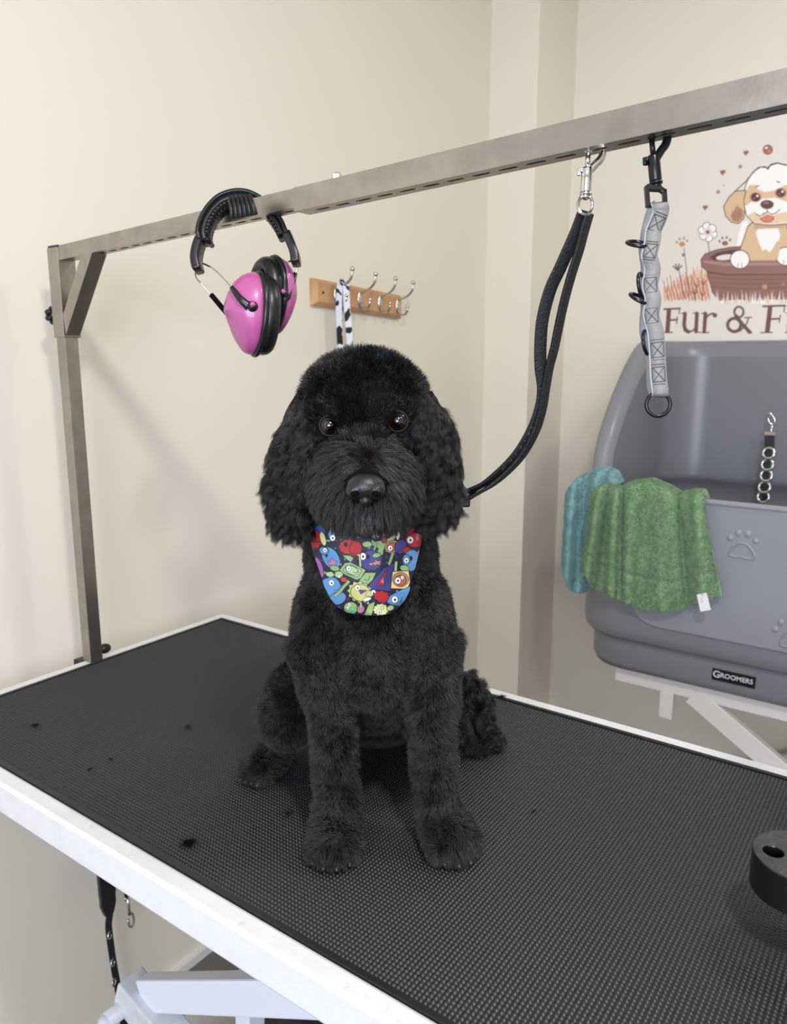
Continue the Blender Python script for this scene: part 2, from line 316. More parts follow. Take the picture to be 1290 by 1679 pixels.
gi = -np.ones((h_, w_), int); gi[keep] = np.arange(keep.sum())
q = np.stack([gi[:-1, :-1], gi[:-1, 1:], gi[1:, 1:], gi[1:, :-1]], -1).reshape(-1, 4); q = q[(q >= 0).all(1)]
me = bpy.data.meshes.new('print'); V = P3[keep.ravel()]-np.array([SX, Y1, SZ]); me.from_pydata(V, [], q.tolist()); me.materials.append(print_mat('decal_print', .5))
o = bpy.data.objects.new('print', me); scene.collection.objects.link(o); o.parent = base; paint(o, A.C[keep.ravel()])
# ------------------------------------------------------------------ dog bath against the back wall
BX0, BX1, BY0, BY1 = .385, 1.66, .87, 1.545
def outline():
    pts = []
    for (cx, cy, r_, a0, k) in ((BX0+.14, BY0+.14, .14, 180, 12), (BX1-.14, BY0+.14, .14, 270, 12), (BX1-.17, BY1-.17, .17, 0, 12), (BX0+.17, BY1-.17, .17, 90, 12)):
        for j in range(k+1):
            t = math.radians(a0+90*j/k); pts.append((cx+r_*math.cos(t), cy+r_*math.sin(t), math.cos(t), math.sin(t)))
    out = []
    for i in range(len(pts)):                                  # fill straight runs
        a, b = pts[i], pts[(i+1) % len(pts)]; L = math.hypot(b[0]-a[0], b[1]-a[1]); m_ = max(1, int(L/.03)); 
        for j in range(m_): t = j/m_; out.append(tuple(a[k]*(1-t)+b[k]*t for k in range(4)))
    return out
OL = outline()
def top(y): return float(np.interp(y, [.87, .93, .97, 1.0, 1.04, 1.10, 1.18, 1.25, 1.285, 1.31], [.188, .194, .245, .31, .365, .432, .505, .552, .568, .572]))
def loft(prof):
    g = G(); n = len(OL); cols = [prof(*p) for p in OL]; m_ = len(cols[0])
    V = []; 
    for (x, y, nx, ny), c in zip(OL, cols): V += [(x+nx*o_, y+ny*o_, z) for o_, z in c]
    F = [(i*m_+j, i*m_+j+1, ((i+1) % n)*m_+j+1, ((i+1) % n)*m_+j) for i in range(n) for j in range(m_-1)]
    return g.add(V, F), n, m_
bath = thing('dog_bath', (1.0, 1.2, -.845), 'large grey plastic dog bath with high curved splashback on a white frame', 'dog bath')
g, n, m_ = loft(lambda x, y, nx, ny: [(-.05, top(y)-.045), (-.044, top(y)-.018), (-.03, top(y)-.002), (-.014, top(y)+.002), (-.003, top(y)-.006), (0, top(y)-.022), (0, .05), (0, -.165), (-.004, -.188), (-.014, -.2), (-.03, -.203)])
obj('tub_shell', g, M['tub'], bath, True)
g, n, m_ = loft(lambda x, y, nx, ny: [(-.26, -.09), (-.12, -.085), (-.07, -.06), (-.045, -.0), (-.037, .09), (-.037, .140), (-.056, .150), (-.055, .165), (-.05, top(y)-.045)])
g.f.append(tuple(i*m_ for i in range(n)))
obj('basin', g, M['tubin'], bath, True)
g, n, m_ = loft(lambda x, y, nx, ny: [(-.028, -.2), (-.028, -.27), (-.036, -.288), (-.08, -.297), (-.2, -.298)])
g.f.append(tuple(i*m_+m_-1 for i in range(n))[::-1])
obj('plinth', g, M['tub'], bath, True)
def rrect(x0, x1, z0, z1, r_, y, k=8):
    P = []
    for cx, cz, a in ((x0+r_, z0+r_, 180), (x1-r_, z0+r_, 270), (x1-.01, z1-.01, 0), (x0+.01, z1-.01, 90)):
        rr = r_ if cz == z0+r_ else .01
        for j in range(k+1): t = math.radians(a+90*j/k); P.append((cx+rr*math.cos(t), y, cz+rr*math.sin(t)))
    return P
obj('front_panel', G().prism(rrect(.545, 1.40, -.142, .186, .075, BY0+.002), (0, -.008, 0)), M['tub2'], bath, bevel=.003)
obj('panel_rim', G().tube([(x, BY0-.001, .187) for x in np.linspace(.55, 1.395, 20)], .008, 10, up=(0, 0, 1)), M['tub2'], bath, True)
def pawprint(cx, cz, s_, tilt=0):
    g = G(); yb = BY0-.0055; c, n_ = math.cos(tilt), math.sin(tilt)
    def P(u, v): return (cx+(u*c-v*n_)*s_, yb, cz+(u*n_+v*c)*s_)
    for u, v, a, b in ((-.62, .25, .16, .17), (-.25, .55, .17, .2), (.2, .55, .17, .2), (.6, .25, .16, .17)): g.ell(P(u, v), (a*s_, .003, b*s_), n=14, m=8)
    pts = [P(u, v) for u, v in ((-.62, -.62), (-.5, -.3), (-.25, -.02), (0, .06), (.25, -.02), (.5, -.3), (.62, -.62), (.3, -.72), (0, -.66), (-.3, -.72))]
    sp = spline(pts+[pts[0]], 5)[:-1]; g.tube(sp, .07*s_, 8, closed=True, up=(0, 1, 0)); return g
obj('embossed_paw', pawprint(.80, .098, .045), M['tub2'], bath, True); obj('embossed_paw', pawprint(.915, -.09, .045, .4), M['tub2'], bath, True)
yb = BY0+.0275
bg_ = obj('badge', G().bb(.752, .850, yb-.004, yb, -.256, -.227), M['badge'], bath, bevel=.001, label='small black maker badge lettered in silver')
def text(body, size, loc, rx, parent, m, ext=.0006, rz=0, sx=1.0):
    c = bpy.data.curves.new('lettering', 'FONT'); c.body = body; c.size = size; c.extrude = ext; c.align_x = 'CENTER'; c.align_y = 'CENTER'; c.materials.append(m); c.offset = size*.012
    o = bpy.data.objects.new('lettering', c); scene.collection.objects.link(o); o.parent = parent; o.location = Vector(loc)-WL[parent.name]; o.rotation_euler = (rx, 0, rz); o.scale.x = sx
    dgx = bpy.context.evaluated_depsgraph_get(); mm = bpy.data.meshes.new_from_object(o.evaluated_get(dgx)); o2 = bpy.data.objects.new('lettering', mm); scene.collection.objects.link(o2); o2.parent = parent; o2.location = o.location; o2.rotation_euler = o.rotation_euler; o2.scale = o.scale; bpy.data.objects.remove(o); return o2
text('G', .024, (.7625, yb-.0045, -.2405), math.pi/2, bg_, M['bright']); text('ROOMERS', .0165, (.808, yb-.0045, -.2405), math.pi/2, bg_, M['bright'], sx=.98)
g = G().bb(.50, 1.56, .93, .955, -.335, -.297).bb(.50, 1.56, 1.44, 1.465, -.335, -.297).bb(.50, .53, .955, 1.44, -.335, -.297).bb(1.53, 1.56, .955, 1.44, -.335, -.297)
obj('support_frame', g, M['frame'], bath, bevel=.002)
obj('leg_stub', G().bb(.622, .656, .925, .95, -.405, -.333), M['frame'], bath, bevel=.002)
for sy2 in (.94, 1.45):
    obj('brace', G().beam((.70, sy2, -.325), (1.42, sy2, -.79), .022, .052), M['frame'], bath, bevel=.002)
    obj('brace', G().beam((1.44, sy2+.024, -.325), (.74, sy2+.024, -.79), .022, .052), M['frame'], bath, bevel=.002)
g = G()
for sy2 in (.95, 1.46): g.bb(.6, 1.5, sy2-.02, sy2+.02, -.845, -.785)
g.bb(.6, .64, .97, 1.44, -.845, -.79).bb(1.46, 1.5, .97, 1.44, -.845, -.79); obj('base_frame', g, M['frame'], bath, bevel=.002)
# chain tether hanging in the bath
yt = BY1-.05-.062
p0 = hit(1262, 690, 1, yt); s_ = 1/ (FPX/float((p0-CAM)@CW))
th = thing('chain_tether', tuple(p0), 'short tether with chrome rings and snap clip hanging inside the grey bath', 'tether')
Pt = lambda x, y, k=0: tuple(hit(x, y, 1, yt-k))
obj('clip', G().tube(spline([Pt(1258, 680), Pt(1263, 678), Pt(1270, 688), Pt(1268, 697), Pt(1261, 692), Pt(1259, 684)], 5), .0028, 8).tube([Pt(1266, 695), Pt(1262, 718)], .0035, 8), M['chrome'], th, True)
obj('webbing', G().strap([Pt(1262, 708, .002), Pt(1261, 740, .002)], .026, .004, (1, 0, 0)), M['strap'], th, label='dark webbing piece')
obj('ferrule', G().bb(*(lambda a: (a[0]-.015, a[0]+.015, a[1]-.006, a[1]+.004, a[2]-.006, a[2]+.006))(Pt(1262, 711)),), M['chrome'], th, bevel=.002)
obj('backing_strap', G().strap([Pt(1260, 738, -.001), Pt(1257, 765, -.001), Pt(1253, 822, -.001)], .018, .003, (1, 0, 0)), M['strap'], th)
for (x, y) in ((1260, 743), (1258, 762), (1256, 780), (1253, 799), (1251, 815)): obj('ring', G().torus(Pt(x, y, .006), .0155, .0042, (0.12, 1, -.25), 20, 8), M['chrome'], th, True)
# hook that carries it: the clip holds a small lug on the bath wall
obj('lug', G().ell(Pt(1262, 684, -.004), (.006, .012, .005)), M['tub'], bath, True)
# towels
def cloth(name, m, topc, botc, yf, folds, label, rows=34, cols=90, over=.05, thick=.007, seed=0, crump=0, band=0, base=0):
    """topc/botc: picture positions of the hem over the rim and the lower hem; hangs in front of y = yf"""
    ts = np.linspace(0, 1, cols)
    def interp(c, t): c = np.array(c, float); return np.interp(t, c[:, 0], c[:, 1]), np.interp(t, c[:, 0], c[:, 2])
    R = []; r2 = np.random.default_rng(seed); ph = r2.uniform(0, 6, 8)
    for j in range(rows+10):
        row = []
        for i, t in enumerate(ts):
            xt, yt_ = interp(topc, t); xb, yb_ = interp(botc, t)
            v = max(0, (j-9)/rows); f = base
            for c, w, a, k in folds:
                cc = c+(v-.0)*k; f += 2.1*a*math.exp(-((t-cc)/w)**2)*(.45+.55*min(1, v*3)) * (1-.3*v)
            f += .0016*math.sin(30*t+ph[0]+3*v)+.0012*math.sin(53*t+ph[1]-4*v)+crump*math.sin(9*t+14*v+ph[2])*math.sin(11*v-6*t+ph[3])
            f = max(f, 0); f -= band*math.exp(-((v-.74)/.014)**2)
            px_, py_ = xt*(1-v)+xb*v, yt_*(1-v)+yb_*v
            if j >= 9: p = hit(px_, py_, 1, yf-f-.006*math.sin(min(1, v*8)*math.pi/2)); row.append(tuple(p))
            else:
                a = (9-j)/9; p = hit(xt, yt_, 1, yf-f*(1-a))
                row.append((p[0], p[1]+over*math.sin(min(1, a*1.6)*math.pi/2), p[2]+.006*math.sin(a*math.pi)-max(0, a-.45)*.12))
        R.append(row)
    return obj(name, G().grid(R), M[m], None, True, origin=tuple(R[9][cols//2]), solid=thick, label=label, cat='towel')
cloth('towel', 'teal', [(0, 927, 830), (.12, 931, 806), (.3, 945, 788), (.5, 968, 776), (.7, 990, 773), (.85, 1003, 780), (1, 1012, 797)], [(0, 921, 915), (.12, 925, 945), (.3, 934, 968), (.5, 948, 973), (.7, 961, 969), (.85, 968, 958), (1, 972, 930)], BY0+.030,
      [(.2, .1, .02, .0), (.45, .06, -.012, .1), (.62, .10, .024, -.12), (.9, .07, -.01, 0)], 'small teal terry towel hanging over left corner of grey dog bath', cols=60, crump=.0065, seed=3, over=.05)
green = cloth('towel', 'green', [(0, 972, 806), (.08, 985, 800), (.2, 1010, 806), (.32, 1032, 797), (.48, 1062, 793), (.6, 1086, 803), (.72, 1108, 816), (.83, 1132, 812), (.93, 1147, 812), (1, 1152, 826)],
      [(0, 955, 934), (.12, 968, 962), (.3, 1010, 983), (.5, 1056, 1002), (.68, 1105, 1003), (.85, 1148, 988), (1, 1184, 976)], BY0-.012,
      [(.06, .035, .014, .0), (.13, .02, -.008, .02), (.2, .025, .012, .06), (.27, .02, -.009, .08), (.36, .05, .012, .0), (.62, .06, .008, -.03), (.74, .03, -.012, .03), (.88, .06, .014, .0)], 'green terry hand towel draped over front rim of grey dog bath', seed=5, over=.055, band=.005, base=.012)
tp = lambda x, y: hit(x, y, 1, BY0-.056)
g = G(); a_, b_, c_, d__ = tp(1142, 975), tp(1158, 972), tp(1165, 1000), tp(1148, 1003); g.prism([tuple(v) for v in (a_, b_, c_, d__)], (0, .002, 0))
obj('care_label', g, M['label'], green, label='white care label')
# band woven near the towel hem
# ------------------------------------------------------------------ hook rail on the left wall
rail = thing('coat_hook_rail', (X0, .6, .675), 'light wooden coat rail with four double chrome hooks on cream wall', 'coat rack')
g = G(); ra, rb, zl = .421, .784, lambda y: .676-(y-.421)*.045
V = []
for y in (ra, rb):
    for x, dz in ((X0, -.031), (X0+.010, -.031), (X0+.018, -.022), (X0+.018, .022), (X0+.010, .031), (X0, .031)): V.append((x, y+(0 if x < X0+.015 else (.010 if y == ra else -.010)), zl(y)+dz))
g.add(V, [(0, 1, 2, 3, 4, 5)[::-1], (6, 7, 8, 9, 10, 11)]+[(k, (k+1) % 6, 6+(k+1) % 6, 6+k) for k in range(6)])
obj('board', g, M['wood'], rail)
for y in (.449, .762): obj('screw_cap', G().ell((X0+.0185, y, zl(y)), (.0015, .0035, .0035)), M['bmetal'], rail, True)
hk = None
for i, y in enumerate((.497, .590, .676, .757)):
    c = Vector((X0+.018, y, zl(y)))
    g = G().tube(spline([(0.003, 0, .012), (.012, 0, .018), (.032, 0, .024), (.048, .0, .038), (.052, 0, .055)], 5), .0032, 8)
    g.tube(spline([(0.003, 0, -.012), (.010, 0, -.022), (.024, 0, -.024), (.032, 0, -.014), (.033, 0, -.006)], 5), .0032, 8)
    if hk is None:
        hk = obj('hook', g, M['hook'], rail, True, local=True); pl = obj('backplate', G().ell((.001, 0, 0), (.005, .009, .021)), M['hook'], hk, True, local=True)
        b1 = obj('ball_end', G().ell((.0525, 0, .058), (.006,)*3), M['hook'], hk, True, local=True); b2 = obj('ball_end', G().ell((.0333, 0, -.003), (.005,)*3), M['hook'], hk, True, local=True); h = hk
    else:
        h = hk.copy(); scene.collection.objects.link(h); h.parent = rail
        for s0 in (pl, b1, b2): s1 = s0.copy(); scene.collection.objects.link(s1); s1.parent = h
    h.location = c-WL[rail.name]
# spotted lead hanging from the first hook
spot = mat('spotted_webbing', (225, 230, 244), .6); N = NT(spot); tc = N.n('ShaderNodeTexCoord'); vn = N.n('ShaderNodeTexNoise', Scale=62.0, Detail=0.0); N.l(tc.outputs['Object'], vn.inputs['Vector'])
cr = N.n('ShaderNodeMapRange'); cr.inputs[1].default_value = .545; cr.inputs[2].default_value = .56; N.l(vn.outputs[0], cr.inputs[0]); mx = N.n('ShaderNodeMix', data_type='RGBA'); N.l(cr.outputs[0], mx.inputs[0])
mx.inputs[6].default_value = (*lin((225, 230, 244)), 1); mx.inputs[7].default_value = (*lin((20, 20, 24)), 1); N.l(mx.outputs[2], N.b.inputs['Base Color'])
xh = X0+.043; zh = zl(.497)+.026
g = G().strap(spline([(xh-.006, .492, .22), (xh-.008, .494, .45), (xh-.006, .486, .58), (xh-.004, .482, .65), (xh, .485, zh+.001), (xh+.004, .488, zh+.004), (xh+.008, .492, zh+.001)], 6), .016, .002, (.3, 1, 0))
g.strap(spline([(xh+.008, .496, zh), (xh+.008, .499, .64), (xh+.009, .505, .58), (xh+.008, .508, .53), (xh+.006, .515, .45), (xh+.005, .520, .22)], 6), .016, .002, (.55, 1, 0))
obj('spotted_lead', g, spot, None, origin=(xh, .497, .7), label='white lead with black spots hanging from leftmost wall hook', cat='lead')
# ------------------------------------------------------------------ grooming table
FR, W = .0236, .56; TX1 = 1.17
tab = thing('grooming_table', (.57, -.28, Z0), 'white framed grooming table with black ribbed rubber top under the dog', 'table')
g = G(); zt, zb = -.0004, -.044
def ring(x0, x1, y0, y1, xi0, xi1, yi0, yi1, z1, z0):
    g = G(); o_ = [(x0, y0), (x1, y0), (x1, y1), (x0, y1)]; i_ = [(xi0, yi0), (xi1, yi0), (xi1, yi1), (xi0, yi1)]
    V = [(*p, z) for p in o_ for z in (z1,)]+[(*p, z1) for p in i_]+[(*p, z0) for p in o_]+[(*p, z0) for p in i_]
    F = []
    for k in range(4):
        l_ = (k+1) % 4; F += [(k, l_, 4+l_, 4+k), (8+l_, 8+k, 12+k, 12+l_), (k, 8+k, 8+l_, l_), (4+l_, 12+l_, 12+k, 4+k)]
    return g.add(V, F)
obj('frame', ring(-FR, TX1+FR, -W-FR, FR, 0, TX1, -W, 0, zt, zb), M['white'], tab, bevel=.004)
obj('tabletop_board', G().bb(0, TX1, -W, 0, -.03, -.004), M['rubber2'], tab)
obj('mat', ring(.0, TX1, -W, 0, .006, TX1-.006, -W+.006, -.006, .0012, -.004).bb(.006, TX1-.006, -W+.006, -.006, -.004, -.0008), M['rubber2'], tab, label='black rubber mat edge')
px_, py_ = .00455, .00465; nx, ny = int((TX1-.014)/px_), int((W-.014)/py_)
I, J = np.meshgrid(np.arange(nx), np.arange(ny), indexing='ij'); cx = .007+(I.ravel()+.5)*px_; cyy = -W+.007+(J.ravel()+.5)*py_
tmpl = np.array([(-.40, -.46, -.9), (.40, -.46, -.9), (.40, .46, -.9), (-.40, .46, -.9), (-.10, -.30, .0), (.10, -.30, .0), (.10, .30, .0), (-.10, .30, .0)])*np.array([px_, py_, .0015])
V = (tmpl[None]+np.stack([cx, cyy, np.full(len(cx), .0007)], 1)[:, None]).reshape(-1, 3)-np.array(WL[tab.name])
fq = np.array([(4, 5, 6, 7), (0, 1, 5, 4), (1, 2, 6, 5), (2, 3, 7, 6), (3, 0, 4, 7)]); F = (fq[None]+8*np.arange(len(cx))[:, None, None]).reshape(-1)
me = bpy.data.meshes.new('mat_ribs'); me.vertices.add(len(V)); me.vertices.foreach_set('co', V.ravel()); me.loops.add(len(F)); me.loops.foreach_set('vertex_index', F)
npol = len(F)//4; me.polygons.add(npol); me.polygons.foreach_set('loop_start', np.arange(npol)*4); me.update(calc_edges=True); me.materials.append(M['rubber'])
o = bpy.data.objects.new('mat_ribs', me); scene.collection.objects.link(o); o.parent = tab; o['kind'] = 'stuff'
# folding lift under the table
yn = -.43
PV = hit(222, 1632, 1, yn)
obj('cross_rail', G().bb(.10, 1.05, -.47, -.44, -.075, -.044).bb(.10, 1.05, -.12, -.09, -.075, -.044), M['lav'], tab)
for k, yy in enumerate((yn, -.13)):
    a = Vector((PV[0]+.03, yy, PV[2]+.022)); u_ = hit(268, 1630, 1, yn); v_ = hit(560, 1634, 1, yn); dr = Vector(v_-u_).normalized()
    obj('lift_arm', G().beam(a, a+dr*.62, .024, .048), M['lav'], tab, bevel=.003)
    lo = Vector(hit(288, 1712, 1, yn))-Vector(PV); lo.y = 0; lo.normalize(); b = Vector((PV[0]-.012, yy-.004, PV[2]+.014))
    obj('lift_arm', G().beam(b, b+lo*.44, .043, .05), M['dusty'], tab, bevel=.003)
    c = Vector((PV[0], yy, PV[2]-.006)); obj('pivot_bolt', G().tube([c+Vector((0, -.05, 0)), c+Vector((0, .03, 0))], .012, 16).ell(c+Vector((0, -.05, 0)), (.011, .012, .011)), M['dusty'], tab, True)
obj('base_frame', ring(.12, 1.08, -.52, -.04, .16, 1.04, -.48, -.08, Z0+.045, Z0), M['dusty'], tab, bevel=.003)
pm = hit(372, 1672, 1, -.30)
obj('motor_housing', G().bb(pm[0]-.06, pm[0]+.10, -.36, -.2, pm[2]-.13, pm[2]+.01), M['frame'], tab, bevel=.012)
pm = hit(470, 1690, 1, -.3); obj('actuator', G().tube([(pm[0]-.08, -.28, pm[2]), (pm[0]+.25, -.28, pm[2]-.02)], .035, 16), M['blackp'], tab, True)
pm = hit(410, 1675, 1, -.38); obj('upright', G().bb(pm[0]-.014, pm[0]+.014, -.395, -.365, Z0+.04, pm[2]+.05), M['lav'], tab, bevel=.002)
# straps hanging between table and wall
sx_ = -.055
hang = thing('hanging_harness', (sx_, -.27, -.45), 'black padded grooming strap with metal rings hanging below table end', 'strap')
HP = lambda x, y, k=0: tuple(hit(x, y, 0, sx_-k))
obj('pad', G().strap(spline([HP(172, 1410), HP(174, 1440), HP(176, 1470), HP(178, 1500)], 5), [.034]*6+[.033]*4+[.031]*3+[.027, .022, .016], .012, (0, 1, 0)), M['blackp'], hang, bevel=.003)
obj('webbing', G().strap(spline([HP(180, 1498), HP(178, 1518), HP(181, 1545), HP(186, 1580), HP(194, 1625), HP(204, 1690), HP(208, 1720)], 6), .0125, .003, (.3, 1, 0)), M['strap'], hang)
for x, y in ((180, 1533), (185, 1578), (187, 1610)): obj('ring', G().torus(HP(x, y, -.004), .007, .0018, (1, .6, .1), 16, 6), M['chrome'], hang, True)
obj('top_loop', G().tube([HP(172, 1414), (sx_, -.285, -.30), (sx_+.01, -.29, -.15), (-.03, -.295, -.06)], .004, 8), M['strap'], hang, True)
lc = thing('lead_clip', (sx_, -.23, -.5), 'small metal trigger clip on black cord below table end', 'clip')
obj('cord', G().tube([HP(207, 1474), (sx_, -.24, -.3), (-.03, -.27, -.06)], .003, 8), M['strap'], lc, True)
obj('swivel', G().tube([HP(209, 1471), HP(212, 1500)], .0035, 10).torus(HP(208, 1473), .005, .0015, (1, .3, 0), 14, 6), M['chrome'], lc, True)
obj('trigger_hook', G().tube(spline([HP(211, 1498), HP(216, 1497), HP(219, 1508), HP(216, 1519), HP(211, 1516), HP(210, 1508)], 5), .0028, 8), M['chrome'], lc, True)
# ------------------------------------------------------------------ grooming arm
arm = thing('grooming_stand', (.0, -.28, 0), 'square steel overhead grooming rail on posts spanning above the table', 'grooming stand')
ya, yb2 = -.295, -.270; yc = (ya+yb2)/2
ztop = lambda x: .688+.0452*x
obj('post', G().bb(0-.0255+.0008, -.0008, ya+.0008, yb2-.0008, -.0002, .60), M['steel'], arm, bevel=.0012)
obj('post_sleeve', G().bb(-.0275, .0015, ya-.0015, yb2+.0035, .549, .686), M['steel'], arm, bevel=.0012)
obj('sleeve_cap', G().bb(-.0265, .0005, ya, yb2+.002, .685, .6895), M['blackp'], arm, bevel=.0008)
def railtube(x0, x1, t, y0, y1, pitch, off, name, lab=None):
    """square tube, its underside cut by a row of rounded slots, each slot a real hole"""
    g = G(); zt = lambda x: ztop(x); zb_ = lambda x: ztop(x)-t
    g.add([(x0, y0, zb_(x0)), (x1, y0, zb_(x1)), (x1, y0, zt(x1)), (x0, y0, zt(x0)), (x0, y1, zb_(x0)), (x1, y1, zb_(x1)), (x1, y1, zt(x1)), (x0, y1, zt(x0))],
          [(0, 1, 2, 3), (5, 4, 7, 6), (3, 2, 6, 7), (0, 3, 7, 4), (1, 5, 6, 2)])
    ym = (y0+y1)/2; hw = .0028; x = x0+off; xs_ = x0
    g.add([(x0, y0, zb_(x0)), (x, y0, zb_(x)), (x, y1, zb_(x)), (x0, y1, zb_(x0))], [(3, 2, 1, 0)])
    while x+pitch < x1:
        sl = pitch*.34; c = x+pitch/2; O = []; Iv = []
        for k in range(16):
            t_ = 2*math.pi*k/16; ct, st_ = math.cos(t_), math.sin(t_); m = max(abs(ct), abs(st_)); O.append((c+ct/m*pitch/2, ym+st_/m*(y1-y0)/2))
            Iv.append((c+math.copysign(sl-hw, ct)*(abs(ct) > .01)+ct*hw, ym+st_*hw))
        V = [(a, b, zb_(a)) for a, b in O]+[(a, b, zb_(a)) for a, b in Iv]+[(a, b, zb_(a)+.0015) for a, b in Iv]
        F = [(k, 16+k, 16+(k+1) % 16, (k+1) % 16) for k in range(16)]+[(16+k, 32+k, 32+(k+1) % 16, 16+(k+1) % 16) for k in range(16)]
        g.add(V, F); x += pitch
    g.add([(x, y0, zb_(x)), (x1, y0, zb_(x1)), (x1, y1, zb_(x1)), (x, y1, zb_(x))], [(3, 2, 1, 0)])
    o = obj(name, g, M['steel'], arm); 
    return o
railtube(.0015, .60, .0215, ya+.0012, yb2-.0012, .0272, .082, 'inner_rail')
railtube(.500, 1.165, .0262, ya-.0008, yb2+.0012, .0300, .018, 'outer_rail')
g = G(); P1 = [(.004, .552), (.0015, .585), (.062, .6695), (.091, .6705)]
for yy0, yy1 in ((ya, yb2),): g.prism([(x, yy0, z) for x, z in P1], (0, yy1-yy0, 0))
obj('corner_brace', g, M['steel'], arm, bevel=.0006)
kn = G(); kc = Vector((-.046, -.282, .585)); kn.tube([(-.028, -.282, .585), (-.036, -.282, .585)], .005, 12).tube([(-.036, -.282, .585), (-.054, -.282, .585)], .010, 16)
for k in range(7): t = 2*math.pi*k/7; kn.ell((-.046, -.282+.0105*math.cos(t), .585+.0105*math.sin(t)), (.008, .005, .005), n=10, m=8)
obj('clamp_knob', kn, M['knob'], arm, True)
bx = .555; obj('lock_bolt', G().tube([(bx, yc, ztop(bx)-.001), (bx, yc, ztop(bx)+.007)], .0065, 6).tube([(bx, yc, ztop(bx)+.007), (bx, yc, ztop(bx)+.0085)], .0045, 12), M['chrome'], arm)
obj('post', G().bb(1.1405, 1.1645, ya+.0008, yb2-.0008, -.0002, ztop(1.15)-.026), M['steel'], arm, bevel=.0012)
obj('table_clamp', G().bb(-.045, -.0236, -.30, -.262, -.06, -.001).bb(-.045, .0, -.30, -.262, -.066, -.0445).tube([(-.034, -.268, .003), (-.034, -.25, .004)], .006, 10).ell((-.034, -.245, .004), (.009, .012, .009)), M['knob'], arm, bevel=.001)
# tool holder clamped on the second post
hold = G(); zc0, zc1 = .050, .085; cx0, cyh, rh = 1.089, -.302, .0385; n = 40; O = []; 
for k in range(n):
    t = math.pi/2+math.pi*k/(n-1); O.append((cx0+rh*math.cos(t), cyh+rh*math.sin(t)))
for k in range(n): t = -math.pi/2+math.pi*k/(n-1); O.append((1.22+rh*math.cos(t), cyh+rh*math.sin(t)))
holes = [(1.0685, -.3085, .0085), (1.0905, -.2785, .0095), (1.112, -.322, .009), (1.1855, -.31, .010), (1.2105, -.285, .009)]
import bmesh
bm = bmesh.new(); ov = [bm.verts.new((x, y, zc1)) for x, y in O]; ed = [bm.edges.new((ov[i], ov[(i+1) % len(ov)])) for i in range(len(ov))]; hv = []
for hx, hy, hr in holes:
    vs = [bm.verts.new((hx+hr*math.cos(2*math.pi*k/20), hy+hr*math.sin(2*math.pi*k/20), zc1)) for k in range(20)]; hv.append(vs); ed += [bm.edges.new((vs[i], vs[(i+1) % 20])) for i in range(20)]
bmesh.ops.triangle_fill(bm, use_beauty=True, edges=ed); bm.verts.index_update()
def down(vs, dz, ins=0):
    lo = [bm.verts.new((v.co.x, v.co.y, v.co.z-dz)) for v in vs]; n_ = len(vs)
    for i in range(n_): bm.faces.new((vs[i], vs[(i+1) % n_], lo[(i+1) % n_], lo[i]))
    return lo
lo = down(ov, .035); bm.faces.new(lo)
for vs in hv: bm.faces.new(down(vs, .028))
bmesh.ops.recalc_face_normals(bm, faces=bm.faces)
me = bpy.data.meshes.new('tool_holder')
th_ = thing('tool_holder', (1.15, -.302, .05), 'thick black rounded tool holder block with round holes at right table edge', 'tool holder')
for v in bm.verts: v.co -= Vector((1.15, -.302, .05))
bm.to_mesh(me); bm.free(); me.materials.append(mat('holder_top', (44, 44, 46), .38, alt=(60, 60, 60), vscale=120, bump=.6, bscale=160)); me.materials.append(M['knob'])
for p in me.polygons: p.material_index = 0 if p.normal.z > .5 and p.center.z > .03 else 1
o = bpy.data.objects.new('block', me); scene.collection.objects.link(o); o.parent = th_; md = o.modifiers.new('bevel', 'BEVEL'); md.width = .0015; md.segments = 2; md.limit_method = 'ANGLE'
# ------------------------------------------------------------------ ear defenders over the arm
DE = .952
E_ = lambda x, y, k=0: Vector(dep(x, y, DE+k))
ear = thing('ear_defenders', tuple(E_(400, 330)), 'pink ear defenders with black headband hooked over the steel arm', 'ear defenders')
band = spline([E_(331, 398), E_(328, 385), E_(333, 365), E_(345, 345), E_(362, 329), E_(385, 320.5), E_(408, 321), E_(430, 331), E_(449, 347), E_(464, 368), E_(473, 388)], 6)
cw = Vector(CW)
obj('headband', G().strap(band, .032, .004, tuple(cw)), M['blackp'], ear, True)
inner = []
cen = E_(398, 400)
for i, p in enumerate(band): inner.append(p+(cen-p).normalized()*.0062)
g = G(); g.strap(inner, .028, .007, tuple(cw)); 
for i in range(1, len(inner)-1, 2):
    p = inner[i]+(cen-inner[i]).normalized()*.0035; g.tube([p-cw*.013, p+cw*.013], .0036, 8)
obj('padding', g, M['foam'], ear, True, label='ribbed black headband padding')
a = dep(372, 334, .905); g = G(); pz = [dep(375, 326, .918), dep(414, 322, .905), dep(424, 353, .900), dep(379, 363, .914)]
g.prism([tuple(v) for v in pz], tuple(-cw*.006)); obj('centre_pad', g, M['foam'], ear, bevel=.002, kind=None)
g = G(); tl, tr, br_, bl = [Vector(v)-cw*.0062 for v in pz]
for k in range(6): t = (k+.5)/6; g.tube([tl.lerp(tr, t), bl.lerp(br_, t)], .0022, 8)
obj('pad_ribs', g, M['foam'], ear, True)
for pts in ([(330, 392), (324, 410), (322, 428), (326, 446)], [(470, 384), (478, 402), (484, 420), (485, 434)]):
    obj('band_end', G().strap(spline([E_(*p) for p in pts], 5), .026, .011, tuple(cw)), M['blackp'], ear, True, bevel=.003, label='glossy black band end')
